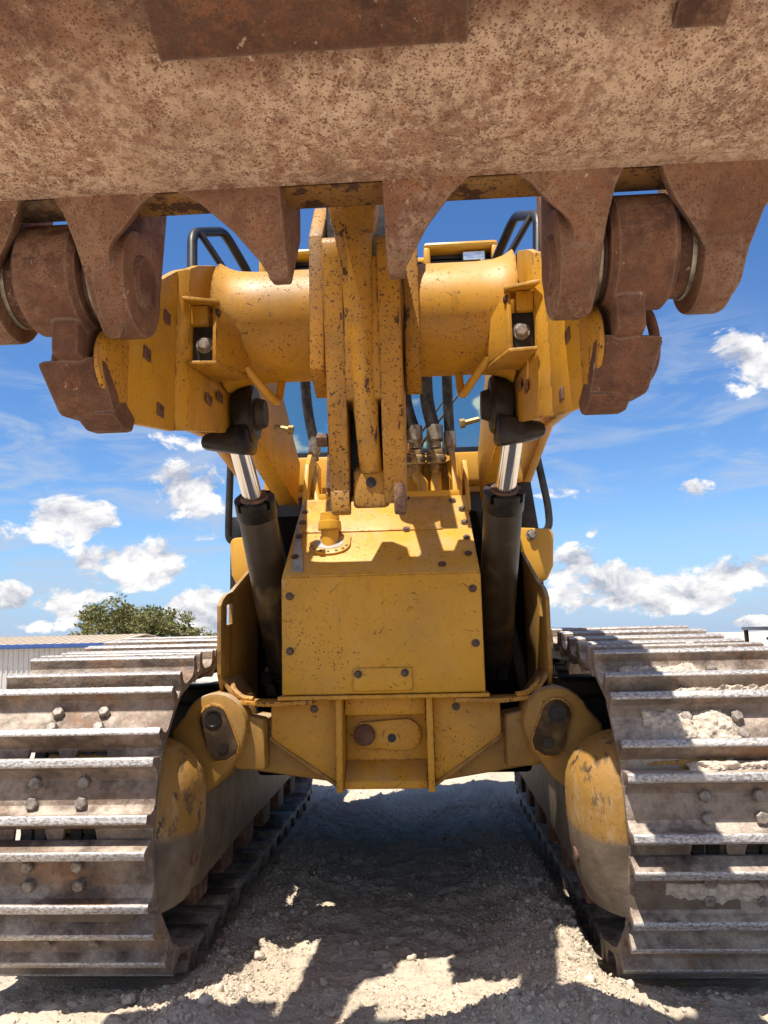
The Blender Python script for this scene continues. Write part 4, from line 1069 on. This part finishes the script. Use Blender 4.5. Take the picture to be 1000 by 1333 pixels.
# ------------------------------------------------------------------ tracks
TY0, TY1, TZ, RP = 3.01, 5.655, .465, .43
PITCH = .2159
LIFT = .068     # the top run rises over the carrier roller to the higher sprocket
def track(xc, phase, s, dusty):
    # track frame: rounded idler cover, side plate, rollers
    xi = xc - s*.345
    b = MB()
    def side(x): return xc - s*(xc*s - x) if False else x
    xa = s*.632; xb = s*1.10
    prof = [(xa+s*.050, .205), (xa+s*.025, .27), (xa+s*.008, .37), (xa, .47), (xa, .56)] + [(xa + s*.20*(1-math.cos(R(a))), .56+.185*math.sin(R(a))) for a in (12, 24, 36, 48, 60, 72, 84)] + [(xb, .75), (xb, .205)]
    def shrink(k): return [(xb+(x-xb)*(1-k*.55), .205+(z-.205)*(1-k*.30)) for x, z in prof]
    rings = [(2.555, .46), (2.585, .30), (2.63, .16), (2.69, .06), (2.76, .01), (2.82, .01), (2.88, .06), (2.925, .16), (2.955, .32)]
    bmx = bmesh.new(); vs = [[bmx.verts.new((x, y, z)) for x, z in shrink(k)] for y, k in rings]
    bmx.faces.new(vs[0]); bmx.faces.new(vs[-1])
    for A_, B_ in zip(vs, vs[1:]):
        for i in range(len(A_)): bmx.faces.new((A_[i], A_[(i+1) % len(A_)], B_[(i+1) % len(A_)], B_[i]))
    b._add(bmx, 0, 0)
    b.prism([(2.64, .32), (2.60, .46), (3.6, .50), (5.3, .50), (5.3, .22), (3.8, .20), (3.05, .17), (2.80, .20)], 'x', s*.714, s*.98, .008)
    b.box(min(s*.735, xb), max(s*.735, xb), 2.90, 5.3, .24, .60, .02)
    fr = part(b, 'track_frame', FRAMEM)
    b = MB(); b.box(min(s*.805, xb+s*.2), max(s*.805, xb+s*.2), 3.42, 5.3, .55, .80, .02); b.box(min(s*.745, xb+s*.1), max(s*.745, xb+s*.1), 3.60, 3.95, .60, .86, .03); sub(b, 'carrier_beam', DARK, fr)
    b = MB(); b.rev((s*.66, 2.75, .345), (s*.50, 2.75, .345), [(0, .026), (.016, .026), (.020, .021)], 20); sub(b, 'idler_cap', RUST_DARK, fr)
    for k in range(6):
        y = 3.10+k*.40
        b = MB(); b.rev((xc-.20, y, .125), (xc+.20, y, .125), [(0, .08), (.03, .115), (.08, .115), (.09, .09), (.31, .09), (.32, .115), (.37, .115), (.40, .08)], 20); sub(b, 'track_roller', DARK, fr)
        b = MB(); b.prism([(y-.10, .22), (y-.08, .10), (y+.08, .10), (y+.10, .22)], 'x', s*.722, s*.775, .01); sub(b, 'roller_mount', RUST_DARK, fr)
    b = MB(); b.rev((xc-.09, TY0, TZ), (xc+.09, TY0, TZ), [(0, .30), (0, .365), (.055, .372), (.056, .392), (.124, .392), (.125, .372), (.18, .365), (.18, .30)], 40); part(b, 'idler_wheel', DARK)
    teeth = []
    for k in range(24):
        for da, r in ((-.35, .34), (-.18, .40), (.18, .40), (.35, .34)):
            a = 2*math.pi*(k+da)/24; teeth.append((TY1+r*math.cos(a), TZ+r*math.sin(a)))
    b = MB(); b.prism(teeth, 'x', xc-.04, xc+.04, 0); b.rev((xc-.16, TY1, TZ), (xc+.16, TY1, TZ), [(0, .2), (.32, .2)], 24); part(b, 'sprocket', DARK)
    # shoe, chain link and bolts as shared meshes
    sm = SHOE_DUST if dusty else SHOE
    W = .32
    b = MB()
    b.box(-W, W, -.096, .113, .052, .074, .003)
    tabs = ((-W, -.132, -W, -.140), (-.032, .032, -.022, .022), (.132, W, .140, W))
    for x0, x1, e0, e1 in tabs:
        b.hexa([(x0, -.0955, .0525), (x1, -.0955, .0525), (x1, -.0955, .0735), (x0, -.0955, .0735)],
               [(e0, -.148, .030), (e1, -.148, .030), (e1, -.148, .048), (e0, -.148, .048)], .003)
    for s0 in (-.074, .098):
        b.prism([(s0-.023, .070), (s0-.015, .132), (s0-.010, .137), (s0+.010, .137), (s0+.015, .132), (s0+.023, .070)], 'x', -W, W, .003,
                0, 2, None, lambda f: 1 if (f.normal.z > .55 and f.calc_center_median().z > .11) else None)
        # fillet at the grouser root, towards the middle of the shoe
        sg = 1 if s0 < 0 else -1
        b.prism([(s0+sg*.016, .0735), (s0+sg*.048, .0745), (s0+sg*.030, .083), (s0+sg*.019, .100)], 'x', -W+.001, W-.001, 0)
    me_shoe = b.mesh('track_shoe', [sm, TIP])
    b = MB()
    for x in (-.082, .082):
        for o_ in (-.0235, .0235):
            b.prism([(-.13, -.02), (-.10, -.05), (.10, -.05), (.13, -.02), (.13, .03), (.09, .0515), (-.09, .0515), (-.13, .03)], 'x', x+o_-.019, x+o_+.019, .004)
    for y in (-.108, .108): b.cyl((-.10, y, 0), (.10, y, 0), .026, None, 12)
    me_link = b.mesh('chain_link', DARK)
    Ls = TY1-TY0; total = 2*Ls + 2*math.pi*RP; n = round(total/PITCH)
    def path(u):
        """u from the foremost point, running up over the idler"""
        u %= total
        q = math.pi/2*RP
        if u < q: a = u/RP; return Vector((xc, TY0-RP*math.cos(a), TZ+RP*math.sin(a)))
        u -= q
        if u < Ls: v_ = min(1, u/.9); return Vector((xc, TY0+u, TZ+RP+LIFT*v_*v_*(3-2*v_)))
        u -= Ls
        if u < 2*q: a = u/RP; return Vector((xc, TY1+RP*math.sin(a), TZ+LIFT/2+(RP+LIFT/2)*math.cos(a)))
        u -= 2*q
        if u < Ls: return Vector((xc, TY1-u, TZ-RP))
        a = (u-Ls)/RP; return Vector((xc, TY0-RP*math.sin(a), TZ-RP*math.cos(a)))
    mats = []
    for k in range(n):
        u = (k*total/n) + RP*R(phase)
        p0, p1 = path(u-PITCH/2), path(u+PITCH/2)
        tg = (p1-p0).normalized(); nr = Vector((1, 0, 0)).cross(tg)
        c = (p0+p1)/2
        if nr.dot(c-Vector((xc, (TY0+TY1)/2, TZ))) < 0: nr = -nr
        lat = tg.cross(nr)
        j = random.uniform(-.003, .003)
        mw = Matrix(((lat.x, tg.x, nr.x, c.x+j), (lat.y, tg.y, nr.y, c.y), (lat.z, tg.z, nr.z, c.z), (0, 0, 0, 1)))
        o = link('track_shoe', me_shoe, LD, None, _off @ mw)
        link('chain_link', me_link, o)
        for x in (-.081, .081):
            for yy in (-.022, .042):
                bo = link('shoe_bolt', BOLT_BIG, o, None, Matrix.Translation((x, yy, .073)) @ Matrix.Rotation(random.uniform(0, 1), 4, 'Z'))
        mats.append(mw)
    return mats
TL = track(-1.03, 14.7, -1, False)
TR = track(1.09, 7.5, 1, True)

# ------------------------------------------------------------------ dried mud on the right track
def mud(mw, x0, x1, s0, s1, h, label, seed, ragged=.5):
    n, m_ = 96, 44
    u, v = np.meshgrid(np.linspace(0, 1, n), np.linspace(0, 1, m_))
    X = x0+(x1-x0)*u; S = s0+(s1-s0)*v
    f = np.minimum(np.minimum(u, 1-u)*3.2, np.minimum(v, 1-v)*3.2)
    f = np.clip(f + fbm(X, S, 18, 4, seed)*ragged, 0, 1)
    H = .070 + h*np.sqrt(f)*(.62+.42*fbm(X, S, 24, 3, seed)+.30*fbm(X, S, 85, 3, seed+4, .7)) + (f <= 0)*-.022
    V = np.stack([X, S, H], -1).reshape(-1, 3)
    idx = np.arange(n*m_).reshape(m_, n); ff = f.ravel()
    F = [(int(idx[i, j]), int(idx[i, j+1]), int(idx[i+1, j+1]), int(idx[i+1, j])) for i in range(m_-1) for j in range(n-1)]
    F = [q for q in F if max(ff[k] for k in q) > 0]
    me = bpy.data.meshes.new('dried_mud'); me.from_pydata([tuple(q) for q in V], [], F)
    me.materials.append(MUD); me.polygons.foreach_set('use_smooth', [True]*len(me.polygons))
    o = link('dried_mud', me, None, None, mw)
    tag(o, label, 'mud', 'dried mud caked on the right track')
mud(TR[1], -.22, .07, -.062, .080, .040, 'widest slab of pale dried mud caked beside a bolt on the right track', 2, .7)
mud(TR[2], -.26, .04, -.062, .078, .050, 'pale dried mud on the upper shoe of the right track near its inner edge', 6, .7)
mud(TR[1], -.10, .31, .108, .150, .066, 'strip of crumbly dried mud under a cleat high on the right track', 9, .8)
mud(TR[36], -.21, .25, -.052, .030, .026, 'thin crust of dried mud low on the front of the right track', 12, .45)
mud(TR[3], -.28, .315, -.068, .090, .070, 'topmost bank of dried mud lying along the cleats of the right track', 15, .5)
mud(TR[0], -.12, .26, .108, .145, .050, 'small crumbs of dried mud over a slot in the right track', 17, .9)
mud(TR[4], -.30, .31, -.070, .092, .062, 'farthest bank of dried mud in view on the top run of the right track', 27, .5)
mud(TR[2], .02, .31, .108, .150, .060, 'narrow ridge of dried mud behind a cleat at the top outer side of the right track', 23, .8)

# ------------------------------------------------------------------ loose clods on the ground (uncountable)
def clods():
    def ico(sub):
        bm = bmesh.new(); bmesh.ops.create_icosphere(bm, subdivisions=sub, radius=1)
        v = np.array([q.co for q in bm.verts]); f = np.array([[q.index for q in p.verts] for p in bm.faces]); bm.free(); return v, f
    base = {1: ico(1), 2: ico(2)}
    VV, FF, off = [], [], 0
    def add(x, y, r, lod):
        nonlocal off
        v, f = base[lod]
        sc = np.array([rng.uniform(.75, 1.3), rng.uniform(.75, 1.3), rng.uniform(.4, .85)])*r
        q = rng.normal(0, 1, (3, 3)); q, _ = np.linalg.qr(q)
        w = v*(1+rng.uniform(-.42, .34, (len(v), 1)))
        w = (w*sc) @ q.T
        z = float(gheight(x, y)) + r*rng.uniform(-.35, .30)
        VV.append(w+np.array([x, y, z])); FF.append(f+off); off += len(v)
    xs = []
    for i in range(24000):
        k = rng.random()
        if k < .30: x = rng.normal(-.60, .14); y = rng.uniform(2.0, 4.6)
        elif k < .55: x = rng.normal(.60, .14); y = rng.uniform(2.0, 4.6)
        elif k < .72: x = rng.normal(.30, .30); y = rng.normal(2.32, .25)
        else: x = rng.uniform(-1.7, 1.9); y = 1.9+rng.random()**1.7*5
        if y < 1.7: continue
        if (abs(x+1.03) < .35 or abs(x-1.09) < .35) and y > 2.72: continue
        r = min(.0034*(1/(rng.random()+.004))**.36, .021)
        add(x, y, r, 2 if r > .017 else 1)
    V = np.vstack(VV); F = np.vstack(FF)
    me = bpy.data.meshes.new('dirt_clods')
    me.vertices.add(len(V)); me.vertices.foreach_set('co', V.ravel())
    me.loops.add(F.size); me.loops.foreach_set('vertex_index', F.ravel().astype(np.int32))
    me.polygons.add(len(F)); me.polygons.foreach_set('loop_start', np.arange(0, F.size, 3, dtype=np.int32))
    me.update(calc_edges=True); me.materials.append(CLOD)
    tag(link('dirt_clods', me), 'loose pale dirt clods and crumbs scattered over the ground', kind='stuff')
clods()
